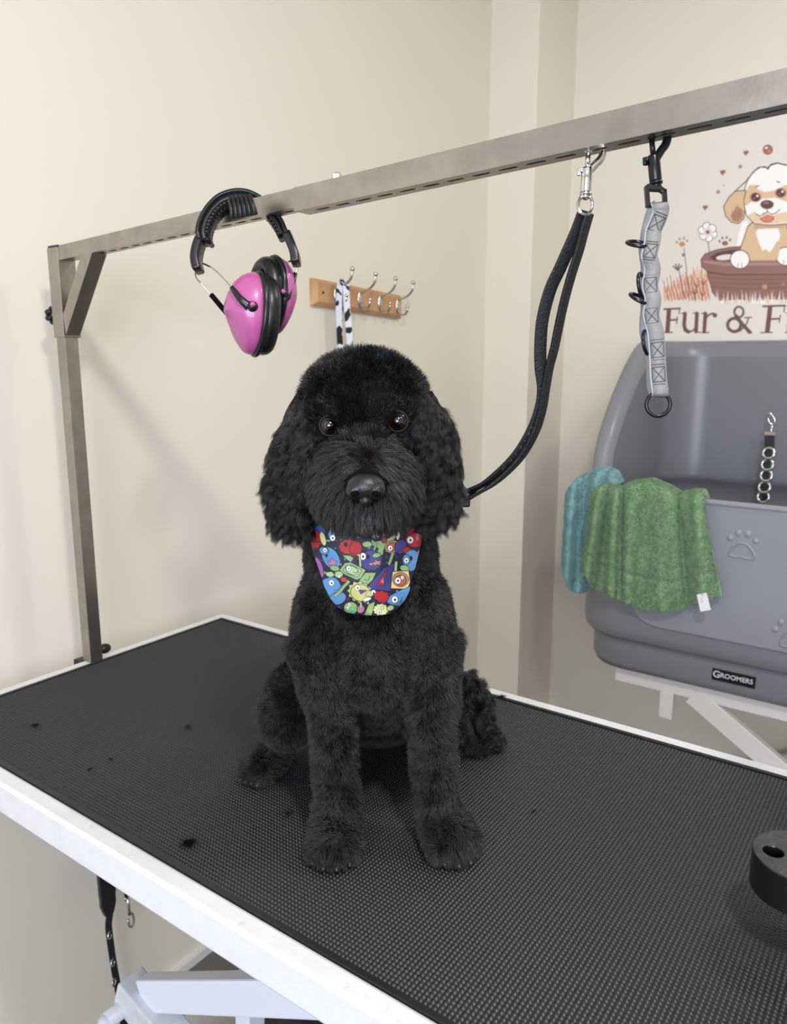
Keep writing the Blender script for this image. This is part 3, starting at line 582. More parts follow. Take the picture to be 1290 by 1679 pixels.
def cup(c, ax, upv, L, Wd, depth, mirror, yoke, lab):
    ax = Vector(ax).normalized(); up_ = Vector(upv); up_ = (up_-ax*up_.dot(ax)).normalized(); sd = up_.cross(ax)
    c = Vector(c); n = 40; prof = [(0, 1.0), (.12, 1.01), (.3, .97), (.5, .88), (.7, .72), (.86, .5), (.96, .26), (1.0, .0)]
    def rad(t):                                # egg outline, longer below
        x, y = math.cos(t), math.sin(t); return sd*(Wd*x*(1+.06*y))+up_*(L*y)
    g = G(); V = []
    for h, s_ in prof:
        for k in range(n):
            t = 2*math.pi*k/n; q = rad(t)*s_; low = max(0, -math.sin(t))
            V.append(c+q+ax*depth*h*(1-.22*low*(1 if h > .4 else .4)))
    F = [(i*n+k, i*n+(k+1) % n, (i+1)*n+(k+1) % n, (i+1)*n+k) for i in range(len(prof)-1) for k in range(n)]
    F.append(tuple(range(n))[::-1]); g.add(V, F)
    cup_ = obj('ear_cup', g, M['pink'], ear, True, label=lab)
    obj('rim', G().tube([c-ax*.003+rad(2*math.pi*k/n)*.99 for k in range(n)], .0038, 8, closed=True, up=ax), M['blackp'], cup_, True)
    g = G().tube([c-ax*.0125+rad(2*math.pi*k/n)*.80 for k in range(n)], 1, 12, closed=True, up=ax, flat=(.0095, .0115))
    obj('cushion', g, M['foam'], cup_, True)
    g = G(); g.add([c-ax*.004+rad(2*math.pi*k/n)*.8 for k in range(n)], [tuple(range(n))]); obj('inner_foam', g, M['dark'], cup_)
    return cup_
cuL = E_(417, 515, .0); cuR = E_(450, 486, .03)
R_ = lambda r_, u_, f: tuple(Vector(CR)*r_+Vector(CU)*u_+cw*f)
L1 = cup(cuL, R_(-.84, .0, -.46), R_(.22, .97, 0), .050, .036, .038, 0, None, 'left pink ear cup')
L2 = cup(cuR, R_(.80, .06, .58), R_(.26, .96, -.10), .048, .034, .027, 1, None, 'right pink ear cup')
obj('yoke', G().strap(spline([E_(380, 471, -.032), E_(393, 489, -.038), E_(406, 501, -.036), E_(418, 508, -.030)], 5), [.005, .005, .006, .007, .007, .008, .008, .009, .009, .010, .011, .012, .012, .013, .013, .014], .004, R_(1, 1, 0)).ell(E_(414, 503, -.034), (.007, .007, .007)), M['blackp'], ear, True)
obj('yoke', G().strap(spline([E_(484, 448, .018), E_(478, 466, .012), E_(470, 484, .006), E_(462, 490, .004)], 5), [.005, .005, .006, .007, .007, .008, .008, .009, .009, .010, .011, .012, .012, .013, .013, .014], .004, R_(1, .3, 0)).ell(E_(464, 481, .002), (.007, .007, .007)), M['blackp'], ear, True)
obj('yoke', G().beam(E_(346, 483, .012), E_(372, 514, .016), .005, .006), M["matte"], ear)
obj('pivot', G().ell(E_(414, 499, -.042), (.0032,)*3), M['pink'], ear, True); obj('pivot', G().ell(E_(464, 478, -.005), (.0032,)*3), M['pink'], ear, True)
obj('wire', G().tube(spline([E_(333, 432, 0), E_(345, 438, -.01), E_(354, 445, -.015), E_(366, 457, -.025), E_(381, 473, -.032)], 6), .0011, 8), M['chrome'], ear, True)
obj('wire', G().tube(spline([E_(319, 445), E_(322, 456, .004), E_(330, 465, .008), E_(347, 484, .012)], 6), .0011, 8), M['chrome'], ear, True)
obj('wire', G().tube(spline([E_(471, 430), E_(482, 426, .005), E_(491, 423, .008), E_(490, 434, .015), E_(484, 449, .018)], 6), .0011, 8), M['chrome'], ear, True)
pr_ = G()
for k in range(7): p = E_(371+k*2.3, 547+(.25 if k % 2 else -.2), -.0215); pr_.ell(p, (.0006, .0006, .0007), n=6, m=4)
# ------------------------------------------------------------------ leads hanging from the arm
def xin(px, py): # spot on the arm's centre plane
    return Vector(hit(px, py, 1, yc))
def snap(parent, m, p, q, s_, side, gate):
    """swivel snap from swivel q up to hook over slot at p"""
    p, q = Vector(p), Vector(q); ax = (p-q).normalized(); sd = Vector(side); sd = (sd-ax*sd.dot(ax)).normalized(); L = (p-q).length
    A_ = lambda a, b: q+ax*L*a+sd*s_*b
    obj('snap_body', G().tube([A_(.02, 0), A_(.06, 0), A_(.58, 0), A_(.62, 0)], [.0048, .0054, .0054, .0048], 14).tube([A_(.60, 0), A_(1.0, 0)], .0024, 10), m, parent, True)
    obj('snap_hook', G().tube(spline([A_(.45, .1), A_(.56, .35), A_(.70, .85), A_(.82, 1.35), A_(.95, 1.60), A_(1.06, 1.55), A_(1.16, 1.1), A_(1.18, .5), A_(1.06, .05), A_(.98, 0)], 5), 1, 12, flat=(.0042, .0036)), m, parent, True)
    obj('trigger', G().beam(A_(.56, -.1), A_(.56, -.85), .003, .004).beam(A_(.60, -.85), A_(.42, -.9), .0045, .003), m, parent, True, bevel=.0008)
    obj('swivel', G().tube([A_(-.03, 0), A_(.03, 0)], .0058, 14).ell(A_(-.06, 0), (.004, .004, .0035)), m, parent, True)
# silver clip and black loop lead
la = thing('grooming_lead', tuple(xin(966, 240)), 'black looped grooming lead with silver clip running down to the dog', 'lead')
pa, qa = xin(964.5, 248), xin(960, 318)
snap(la, M['chrome'], pa, qa, .0085, tuple(CR), 0)
DA = float((np.array(qa)-CAM)@CW)
obj('ring', G().tube(spline([dep(953, 322, DA), dep(948, 333, DA-.002), dep(949, 346, DA-.004), dep(957, 352, DA-.003), dep(966, 350, DA), dep(971, 337, DA+.002), dep(968, 324, DA), dep(960, 320, DA), dep(953, 322, DA)], 4)[:-1], .0016, 8, closed=True), M['chrome'], la, True)
DN = .850
NK = Vector((.716, -.40, 0))+Vector(CR)*.030+Vector((-sy_, cy_, 0))*.10+Vector((0, 0, .318))       # at the collar, under the ear
def path(pts, k=6):
    L = [0]
    for a, b in zip(pts, pts[1:]): L.append(L[-1]+math.hypot(b[0]-a[0], b[1]-a[1]))
    return spline([dep(x, y, DA+(DN-DA)*(l/L[-1])**1.0+ (c[0] if c else 0)) for (x, y, *c), l in zip(pts, L)]+[NK], k)
A1 = path([(958, 345), (948, 372), (936, 400), (918, 440), (902, 475), (890, 520), (886, 560), (886, 600), (890, 636), (886, 668), (872, 706), (846, 748), (806, 786), (757, 815)])
A2 = path([(966, 350), (958, 378), (949, 412), (937, 450), (926, 490), (917, 530), (909, 570), (900, 605), (894, 640), (888, 675), (876, 712), (851, 754), (810, 793), (760, 823)])
obj('loop_strap', G().strap(A1, .0125, .0035, R_(1, .35, 0)), M['strap'], la, True, bevel=.0008); obj('loop_strap', G().strap(A2, .0110, .0035, R_(.9, .4, .5)), M['strap'], la, True, bevel=.0008)
obj('slider', G().box(dep(757, 819, DN), (.018, .012, .016), Matrix.Rotation(YAW, 3, 'Z')), M['blackp'], la, bevel=.002)
tg = G()
for k in range(26):
    i = 58+k % 26; p = A1[min(i, len(A1)-2)]; q2 = A1[min(i+1, len(A1)-1)]; p = p+(q2-p)*((k*.37) % 1); tg.ell(p-cw*.0028-Vector(CR)*.0022, (.0007, .0007, .0005+.0006*((k*7) % 3)), n=6, m=4)
obj('faint_print', tg, M['stitch'], la, kind='stuff')
# black clip and grey ringed tether
lb = thing('grey_tether', tuple(xin(1072, 220)), 'grey webbing tether with black rings and black clip hanging from steel arm', 'tether')
pb, qb = xin(1068, 227), xin(1075, 300)
snap(lb, M['bmetal'], pb, qb, .0085, tuple(CR), 0)
DB = float((np.array(qb)-CAM)@CW)
B_ = lambda x, y, k=0: Vector(dep(x, y, DB+k))
obj('buckle', G().beam(B_(1059.5, 305), B_(1062, 340), .0035, .005, up=tuple(cw)).beam(B_(1088.5, 311), B_(1090, 336), .0035, .005, up=tuple(cw)).beam(B_(1059, 308), B_(1083, 309), .005, .006, up=tuple(cw)).beam(B_(1080, 309), B_(1090, 316), .004, .005, up=tuple(cw)).beam(B_(1062, 338), B_(1090, 334), .0035, .004, up=tuple(cw)), M['bmetal'], lb, bevel=.0006)
front = [(1082, 336, -.007), (1084, 345, -.007), (1079, 361, -.005), (1072, 378, -.003), (1070, 396, -.004), (1065, 420, -.006), (1070, 442, -.005), (1066, 468, -.004), (1071, 492, -.006), (1068, 518, -.004), (1075, 545, -.005), (1078, 580, -.004), (1080, 620, -.005), (1083, 645, -.006)]
back = [(1079, 333, .004), (1070, 345, .006), (1064, 368, .006), (1060, 390, .010), (1058, 410, .006), (1061, 440, .010), (1056, 470, .005), (1061, 500, .010), (1059, 540, .006), (1070, 590, .004), (1071, 630, .006), (1078, 648, .002)]
fp = spline([B_(1080, 333, 0)]+[B_(*p) for p in front]+[B_(1080, 650, 0)], 6); bp_ = spline([B_(*p) for p in back], 6)
rs = R_(1, -.05, -.25)
strp = obj('webbing', G().strap(fp, .0132, .0016, rs), M['grey'], lb, True)
obj('back_webbing', G().strap(bp_, .0125, .0016, R_(.8, .0, -.9)), M['edge'], lb, True)
g = G()
for p in (fp,):
    for sgn in (-1,): g.tube([v+Vector(rs).normalized()*sgn*.0066 for v in p], .0009, 6)
obj('piping', g, M['edge'], strp, True)
g = G()
for (x, y) in ((1077, 366), (1069, 414), (1069, 467), (1072, 519), (1078, 571), (1080, 612)):
    k = min(range(len(fp)), key=lambda i: (fp[i]-B_(x, y, -.005)).length); c = fp[k]; T_ = (fp[min(k+1, len(fp)-1)]-fp[k-1]).normalized(); sd = Vector(rs); sd = (sd-T_*sd.dot(T_)).normalized(); nn = T_.cross(sd)
    if nn.dot(cw) > 0: nn = -nn
    c = c+nn*.0012; h2, w2 = .0065, .0052; C4 = [c+T_*a*h2+sd*b*w2 for a, b in ((-1, -1), (-1, 1), (1, 1), (1, -1))]
    for a, b in ((0, 1), (1, 2), (2, 3), (3, 0), (0, 2), (1, 3)): g.tube([C4[a], C4[b]], .00028, 4)
    for e in (1.35,): g.tube([c+T_*e*h2-sd*w2, c+T_*e*h2+sd*w2], .00028, 4); g.tube([c-T_*e*h2-sd*w2, c-T_*e*h2+sd*w2], .00028, 4)
obj('stitching', g, M['stitch'], strp, kind='stuff')
def dring(c, ax, R=.0088, sx=1): obj('ring', G().torus(c, R, .0016, ax, 24, 8, sx), M['bmetal'], lb, True)
dring(B_(1046, 400, .004), R_(.1, 1, -.62), .0098); dring(B_(1052, 468, .006), R_(1, .1, -.7), .0105); dring(B_(1049, 490, .003), R_(.45, 1, -.7), .0095); dring(B_(1060, 562, .008), R_(1, .1, -.7), .0105)
obj('end_ring', G().torus(B_(1079, 663, 0), .0102, .0018, R_(.1, .1, 1), 24, 8), M['bmetal'], lb, True)
# ------------------------------------------------------------------ the dog
GD = np.array([.716, -.40, 0.0]); BK = np.array([-sy_, cy_, 0.0])
def DL(px, py, ly):                              # picture position at body depth ly -> dog space
    d = ray(px, py); P = GD+BK*ly; t = ((P-CAM)@BK)/(d@BK); q = CAM+d*t-GD; return Vector((q@CR, q@BK, q[2]))
dog = thing('dog', tuple(GD), 'black curly-coated cockapoo sitting on the grooming table, wearing a printed bandana', 'dog', rz=YAW)
b = G(); RZ = lambda a: Matrix.Rotation(math.radians(a), 3, 'Z'); RX = lambda a: Matrix.Rotation(math.radians(a), 3, 'X'); RY = lambda a: Matrix.Rotation(math.radians(a), 3, 'Y')
HC = DL(597, 664, .045)                                       # skull centre
b.ell(HC, (.060, .066, .050), n=32, m=20)
b.ell(HC+Vector((0, -.024, .010)), (.052, .036, .034), n=28, m=16)
NS = DL(600, 797, -.085)                                      # nose tip
for t, rx, rz in ((.0, .040, .034), (.35, .038, .030), (.65, .034, .026), (.88, .026, .020)):
    c = (HC+Vector((0, -.035, -.040))).lerp(NS+Vector((0, .012, -.004)), t); b.ell(c, (rx, .026, rz), n=24, m=14)
for s_ in (-1, 1): b.ell(HC+Vector((s_*.034, .020, -.032)), (.027, .042, .046), n=22, m=14)
for s_, px in ((-1, 556), (1, 645)):
    c = DL(px, 794, -.025); b.ell(c, (.022, .036, .033), n=20, m=14)
    c = DL(600+s_*31, 815, -.058); b.ell(c, (.019, .024, .021), n=20, m=14)
b.ell(DL(600, 826, -.045), (.030, .034, .018), n=20, m=14)
b.ell((-.024, .07, .36), (.056, .058, .06), n=24, m=16)
b.ell((-.022, .08, .30), (.071, .064, .07), n=24, m=16)
b.ell((-.019, .088, .238), (.076, .074, .095), n=28, m=18)
b.ell((-.020, .045, .196), (.040, .045, .052), n=24, m=16)
for sx2 in (-1, 1): b.ell((-.019+sx2*.054, .068, .225), (.032, .046, .065), n=24, m=16)
legL = [DL(520, 1040, .06), DL(531, 1090, .05), DL(545, 1170, .035), DL(549, 1240, .022), DL(552, 1300, .012), DL(553, 1345, .004)]
legR = [DL(705, 1040, .06), DL(704, 1090, .05), DL(706, 1170, .035), DL(711, 1240, .022), DL(716, 1300, .014), DL(722, 1342, .008)]
for Lg in (legL, legR): b.tube(spline(Lg, 4), list(np.interp(np.linspace(0, 5, 21), range(6), [.036, .031, .0235, .0205, .0205, .021])), 18)
pawL = DL(551, 1362, -.006); pawR = DL(731, 1352, -.002)
for c, a in ((pawL, 8), (pawR, -22)):
    c.z = .022; R2 = RZ(-a) if a < 0 else RZ(a*-1)
    R2 = RZ(22) if a < 0 else RZ(-4)
    b.ell(c, (.0255, .032, .021), R2, n=20, m=12)
    for k, (dx, dy) in enumerate(((-.019, -.020), (-.0068, -.028), (.0068, -.028), (.019, -.020))): b.ell(c+R2 @ Vector((dx, dy, -.0075)), (.0088, .013, .0115), R2, n=14, m=10)
b.ell((-.02, .15, .18), (.070, .10, .11), n=28, m=18); b.ell((-.02, .225, .095), (.088, .08, .083), n=28, m=18)
kneeL = DL(462, 1150, .115)
b.tube(spline([(-.062, .20, .115), (-.09, .16, .112), kneeL], 5), list(np.linspace(.055, .033, 11)), 18); b.ell(kneeL+Vector((.005, 0, -.018)), (.031, .034, .040), RX(15), n=22, m=14)
kneeR = Vector((.045, .115, .088)); b.tube(spline([(.02, .20, .115), (.04, .16, .11), kneeR], 5), list(np.linspace(.055, .030, 11)), 18); b.ell(kneeR, (.024, .03, .034), n=20, m=12)
fl = DL(440, 1243, .145); fl.z = .020
b.tube([kneeL+Vector((0, .03, -.03)), fl+Vector((.015, .045, .012)), fl+Vector((0, .01, 0))], [.026, .021, .019], 16); b.ell(fl, (.019, .032, .018), RZ(-28), n=18, m=12)
for dx in (-.013, -.0045, .0045, .013): b.ell(fl+RZ(-28) @ Vector((dx, -.026, -.006)), (.0068, .010, .010), RZ(-28), n=12, m=8)
fr = DL(782, 1200, .21); fr.z = .019
b.tube([(.045, .15, .05), (.085, .215, .03), fr], [.028, .021, .018], 16); b.ell(fr, (.019, .030, .017), RZ(35), n=18, m=12)
tail = [(.0, .29, .06), (.05, .285, .045), DL(768, 1168, .245), DL(772, 1138, .245), DL(764, 1114, .245)]
b.tube(spline(tail, 5), list(np.interp(np.linspace(0, 1, 21), [0, .5, .8, 1], [.024, .019, .015, .009])), 14)
me = bpy.data.meshes.new('tmp'); me.from_pydata(b.v, [], b.f); tmp = bpy.data.objects.new('tmp', me); scene.collection.objects.link(tmp)
rm = tmp.modifiers.new('r', 'REMESH'); rm.mode = 'VOXEL'; rm.voxel_size = .0042; rm.use_smooth_shade = True
sm = tmp.modifiers.new('s', 'SMOOTH'); sm.iterations = 7; sm.factor = .5
dg = bpy.context.evaluated_depsgraph_get(); bme = bpy.data.meshes.new_from_object(tmp.evaluated_get(dg)); bpy.data.objects.remove(tmp); bme.name = 'body'
bme.materials.clear(); bme.materials.append(M['skin'])
body = bpy.data.objects.new('body', bme); scene.collection.objects.link(body); body.parent = dog
# fur ----------------------------------------------------------------
def fur_mat(name, c0, c1, rough=.42, scale=60, brown=None):
    m = bpy.data.materials.new(name); m.use_nodes = True; N = NT(m); tc = N.n('ShaderNodeTexCoord'); tx = N.n('ShaderNodeTexNoise', Scale=float(scale), Detail=2.0); N.l(tc.outputs['Object'], tx.inputs['Vector'])
    hi = N.n('ShaderNodeHairInfo'); ad = N.n('ShaderNodeMath', operation='MULTIPLY_ADD'); ad.inputs[1].default_value = .35; N.l(hi.outputs['Random'], ad.inputs[0]); N.l(tx.outputs[0], ad.inputs[2])
    mr = N.n('ShaderNodeMapRange'); mr.inputs[1].default_value = .45; mr.inputs[2].default_value = .95; N.l(ad.outputs[0], mr.inputs[0])
    mx = N.n('ShaderNodeMix', data_type='RGBA'); N.l(mr.outputs[0], mx.inputs[0]); mx.inputs[6].default_value = (*c0, 1); mx.inputs[7].default_value = (*c1, 1)
    N.l(mx.outputs[2], N.b.inputs['Base Color']); N.b.inputs['Roughness'].default_value = rough; N.b.inputs['Specular IOR Level'].default_value = .45; return m
FM = dict(head=fur_mat('head_fur', (.0032, .0032, .0034), (.024, .023, .0235), .34), body=fur_mat('body_fur', (.0055, .005, .0055), (.048, .040, .039), .55, 75),
          face=fur_mat('face_fur', (.0034, .0031, .0031), (.027, .0195, .016), .38, 42), chin=fur_mat('chin_fur', (.03, .028, .027), (.16, .15, .14), .5, 90))
def sample(mesh, n):
    mesh.calc_loop_triangles(); nt = len(mesh.loop_triangles); tri = np.empty(nt*3, np.int32); mesh.loop_triangles.foreach_get('vertices', tri); tri = tri.reshape(-1, 3)
    v = np.empty(len(mesh.vertices)*3); mesh.vertices.foreach_get('co', v); v = v.reshape(-1, 3); vn = np.empty(len(mesh.vertices)*3); mesh.vertices.foreach_get('normal', vn); vn = vn.reshape(-1, 3)
    a, b_, c = v[tri[:, 0]], v[tri[:, 1]], v[tri[:, 2]]; ar = np.linalg.norm(np.cross(b_-a, c-a), axis=1); t = rng.choice(nt, n, p=ar/ar.sum())
    r1 = np.sqrt(rng.random(n)); r2 = rng.random(n); w = np.stack([1-r1, r1*(1-r2), r1*r2], 1)
    P = (v[tri[t]]*w[:, :, None]).sum(1); Nn = (vn[tri[t]]*w[:, :, None]).sum(1); return P, Nn/np.linalg.norm(Nn, axis=1)[:, None]
def noise3(P, s, k=3):                            # cheap smooth vector noise
    out = np.zeros_like(P); r = np.random.default_rng(5)
    for _ in range(9):
        K = r.normal(size=(3, 3))*s; ph = r.uniform(0, 6.28, 3); out += np.sin(P@K+ph)
    return out/3.2
def hair(name, parent, P, D, L, m, pts=5, r0=.00022, clump=.5, curl=.0, cn=38, droop=0, rough=.25, zmin=.0016):
    n = len(P); D = D+rng.normal(size=D.shape)*rough; D /= np.linalg.norm(D, axis=1)[:, None]; L = L*rng.uniform(.7, 1.15, n)
    ng = max(8, n//cn); gi = rng.choice(n, ng, replace=False); kd = kdtree.KDTree(ng)
    for i, k in enumerate(gi): kd.insert(P[k], i)
    kd.balance(); near = np.array([kd.find(p)[1] for p in P]); g_ = gi[near]
    ts = np.linspace(0, 1, pts); Q = np.empty((n, pts, 3))
    side = np.cross(D, rng.normal(size=D.shape)); side /= np.linalg.norm(side, axis=1)[:, None]; cs = side[g_]; cs2 = np.cross(D[g_], cs); ph = rng.uniform(0, 6.28, n)[g_]; fr_ = rng.uniform(.8, 1.3, n)[g_]
    for j, t in enumerate(ts):
        own = P+D*(L*t)[:, None]; gd = P[g_]+D[g_]*(L[g_]*t)[:, None]; own = own*(1-clump*t**1.2)+gd*clump*t**1.2
        if curl: a = ph+t*7*fr_; own = own+(cs*np.cos(a)[:, None]+cs2*np.sin(a)[:, None]-cs*np.cos(ph)[:, None]-cs2*np.sin(ph)[:, None])*(curl*min(1, t*1.6))
        own[:, 2] -= droop*L*t*t; Q[:, j] = own
    Q[:, :, 2] = np.maximum(Q[:, :, 2], zmin)
    hc = bpy.data.hair_curves.new(name); hc.add_curves([pts]*n); hc.attributes['position'].data.foreach_set('vector', Q.astype(np.float32).ravel())
    ra = hc.attributes.get('radius') or hc.attributes.new('radius', 'FLOAT', 'POINT'); ra.data.foreach_set('value', np.tile(r0*np.array([1, .95, .85, .7, .35, .2, .1][:pts]), n).astype(np.float32))
    hc.materials.append(m); o = bpy.data.objects.new(name, hc); scene.collection.objects.link(o); o.parent = parent; o['kind'] = 'stuff'; return o
from mathutils.bvhtree import BVHTree
bvh = BVHTree.FromPolygons([v.co for v in bme.vertices], [tuple(p.vertices) for p in bme.polygons]); eyes = []
for ex, ey in ((540, 699), (652, 692)):
    ly = -.03
    for _ in range(4):
        p = DL(ex, ey, ly); hh = bvh.ray_cast(Vector((p.x, -.3, p.z)), Vector((0, 1, 0)))[0]; ly = hh.y-.0058
    eyes.append(DL(ex, ey, ly))
P, Nn = sample(bme, 330000)
down_ = np.array([0, 0, -1.0]); HCn, NSn = np.array(HC), np.array(NS)
head = (P[:, 2] > .345) & (P[:, 1] < .16); ed_ = np.min([np.linalg.norm(P-np.array(e), axis=1) for e in eyes], axis=0)
nd = np.linalg.norm((P-(NSn+np.array([0, .004, 0])))*np.array([1, .9, 1.25]), axis=1)
nz1 = noise3(P, 160)[:, 0]
front = np.clip((.015-P[:, 1])/.02, 0, 1)
face = head & (P[:, 1] < .010+.004*nz1) & (P[:, 2] < NSn[2]+.034+.006*nz1)
brow = head & ~face & (P[:, 1] < .020+.004*nz1) & (P[:, 2] < HCn[2]+.018+.005*nz1)
above = np.min([np.abs(P[:, 0]-e[0])+10*(P[:, 2] < e[2]+.004) for e in eyes], axis=0) < .012
keepm = (ed_ > np.where(above, .0110, .0106)) & (nd > .0185) & ~((P[:, 2] < .004))
chinm = face & (rng.random(len(P)) < .75*np.exp(-((P[:, 0]-NSn[0])/.011)**2)) & (P[:, 2] < NSn[2]-.022) & (P[:, 1] < -.05)
nz = noise3(P, 90)
zone = {'tail': (P[:, 0] > .06) & (P[:, 1] > .17) & ~head}
idx = {}
idx['body'] = keepm & ~head & ~zone['tail']; idx['tail'] = keepm & zone['tail']
idx['head'] = keepm & head & ~face & ~brow; idx['brow'] = keepm & brow; idx['face'] = keepm & face & ~chinm; idx['chin'] = keepm & chinm
i = idx['body']; D = Nn[i]*.75+down_*.55+nz[i]*.30; L = .0095+.0015*np.sin(P[i][:, 2]*90); L = np.where(P[i][:, 2] < .05, .0105, L); L = np.where((P[i][:, 2] > .24), .0085, L)
hair('coat', body, P[i], D, L, FM['body'], 5, .0002, .36, .0002, 20)
i = idx['tail']; D = Nn[i]*.7+nz[i]*.4+np.array([.1, 0, .1]); hair('feathering', body, P[i], D, np.full(i.sum(), .021), FM['head'], 6, .00022, .7, .002, 60, .3)
i = idx['head']; D = Nn[i]*.85+nz[i]*.28+np.array([0, -.1, .12]); L = .0125-.005*front[i]*np.clip((HCn[2]+.045-P[i][:, 2])/.03, 0, 1)
hair('topknot', body, P[i], D, L, FM['head'], 5, .0002, .34, .0004, 16, rough=.36)
i = idx['brow']; D = Nn[i]*.5+nz[i]*.2+np.stack([np.tanh((P[i][:, 0]-NSn[0])/.02)*.08, np.zeros(i.sum()), np.full(i.sum(), .5)], 1); L = np.where(ed_[i] < .020, .0055, .0085)
hair('brow_hair', body, P[i], D, L, FM['head'], 5, .0002, .3, .0001, 18)
i = idx['face']; rad_ = P[i]-(NSn+np.array([0, .03, .022])); rad_[:, 1] *= .4; rad_ /= np.linalg.norm(rad_, axis=1)[:, None]
D = Nn[i]*.38+rad_*.85+down_*.38+nz[i]*.10; L = np.clip(.006+.22*(nd[i]-.018), .006, .0135); L = np.where(ed_[i] < .026, .006, L)
hair('face_hair', body, P[i], D, L, FM['face'], 5, .0002, .55, .0, 26, .25, rough=.12)
i = idx['chin']; D = Nn[i]*.3+down_*1.0; hair('chin_hair', body, P[i], D, np.full(i.sum(), .012), FM['chin'], 5, .00018, .5, 0, 14, rough=.12)
# ears
def ear_flap(px, ly, wid, name, sgn):
    pts = [DL(x, y, l) for (x, y), l in zip(px, ly)]; sp = spline(pts, 5); n = len(sp); V = []; m2 = 20
    ws = np.interp(np.linspace(0, 1, n), np.linspace(0, 1, len(wid)), wid)
    for i_, c in enumerate(sp):
        for k in range(m2): t = 2*math.pi*k/m2; V.append(c+Vector((sgn*.0105*math.cos(t)*1.0, ws[i_]*math.sin(t), 0))+Vector((.45*ws[i_]*math.sin(t)*(-sgn)*0, 0, 0)))
    # flap turned so that its broad side faces half forward
    V2 = []
    for i_, c in enumerate(sp):
        for k in range(m2):
            t = 2*math.pi*k/m2; a = math.radians(52)*sgn; x, y = .0085*math.cos(t), ws[i_]*math.sin(t); V2.append(c+Vector((x*math.cos(a)-y*math.sin(a), x*math.sin(a)+y*math.cos(a), 0)))
    F = [(i_*m2+k, (i_+1)*m2+k, (i_+1)*m2+(k+1) % m2, i_*m2+(k+1) % m2) for i_ in range(n-1) for k in range(m2)]+[tuple(range(m2)), tuple((n-1)*m2+k for k in range(m2))[::-1]]
    g = G().add(V2, F); o = obj(name, g, M['skin'], dog, True, local=True)
    return o
e1 = ear_flap([(512, 640), (491, 684), (484, 740), (475, 790), (475, 828), (482, 856)], [.035, .03, .025, .022, .02, .02], [.018, .021, .021, .022, .022, .012], 'ear', 1)
e2 = ear_flap([(686, 642), (706, 686), (714, 740), (721, 785), (720, 816), (715, 840)], [.035, .03, .025, .022, .02, .02], [.017, .020, .020, .020, .019, .011], 'ear', -1)
for e in (e1, e2):
    P2, N2 = sample(e.data, 36000); D = N2*.42+down_*1.0+noise3(P2, 70)*.25; hair('ear_fur', e, P2, D, np.full(len(P2), .024), FM['head'], 7, .00021, .66, .0026, 75, .1, rough=.14)
# eyes and nose
for e in eyes:
    ec = e+Vector((0, .0072, 0)); o = obj('eye', G().ell(ec, (.0102, .0102, .0102), n=24, m=16), M['iris'], dog, True, local=True, label='dark brown eye')
    tc_ = (Vector((0, 0, 0))-Vector((0, 1, 0)))*.0108; view = Vector((0.02, -1, .09)).normalized()
    obj('pupil', G().ell(ec+view*.0072, (.0058, .0046, .0058), n=18, m=12), M['pupil'], o, True, local=True)
    obj('eyelid', G().torus(ec+view*.0046, .0096, .0011, view, 24, 8), M['rim'], o, True, local=True)
g = G(); c = NS+Vector((0, -.002, 0)); g.ell(c, (.0168, .0125, .0115), n=24, m=16); g.ell(c+Vector((-.0085, -.003, -.003)), (.009, .009, .008), n=16, m=10); g.ell(c+Vector((.0085, -.003, -.003)), (.009, .009, .008), n=16, m=10); g.ell(c+Vector((0, -.002, -.011)), (.006, .008, .007), n=14, m=8)
me = bpy.data.meshes.new('t'); me.from_pydata(g.v, [], g.f); tmp = bpy.data.objects.new('t', me); scene.collection.objects.link(tmp); rm = tmp.modifiers.new('r', 'REMESH'); rm.mode = 'VOXEL'; rm.voxel_size = .001; rm.use_smooth_shade = True; sm = tmp.modifiers.new('s', 'SMOOTH'); sm.iterations = 6
dg = bpy.context.evaluated_depsgraph_get(); nme = bpy.data.meshes.new_from_object(tmp.evaluated_get(dg)); bpy.data.objects.remove(tmp); nme.name = 'nose'; nme.materials.clear(); nme.materials.append(M['nose'])
no = bpy.data.objects.new('nose', nme); scene.collection.objects.link(no); no.parent = dog; WL[no.name] = Vector((0, 0, 0)); no['label'] = 'moist black nose'
for s_ in (-1, 1): obj('nostril', G().ell(c+Vector((s_*.0088, -.0100, -.0042)), (.0044, .003, .0030), RY(s_*20), n=14, m=8), M['matte'], no, True, local=True)
for c, R2 in ((pawL, RZ(-4)), (pawR, RZ(22))):
    for dx, dy in ((-.019, -.034), (-.0068, -.042), (.0068, -.042), (.019, -.034)): obj('claw', G().ell(c+R2 @ Vector((dx, dy, -.0145)), (.0022, .0055, .0028), R2, n=10, m=8), M['claw'], dog, True, local=True)
for dx in (-.013, -.0045, .0045, .013): obj('claw', G().ell(fl+RZ(-28) @ Vector((dx, -.037, -.012)), (.0018, .005, .0026), RZ(-28), n=10, m=8), M['claw'], dog, True, local=True)
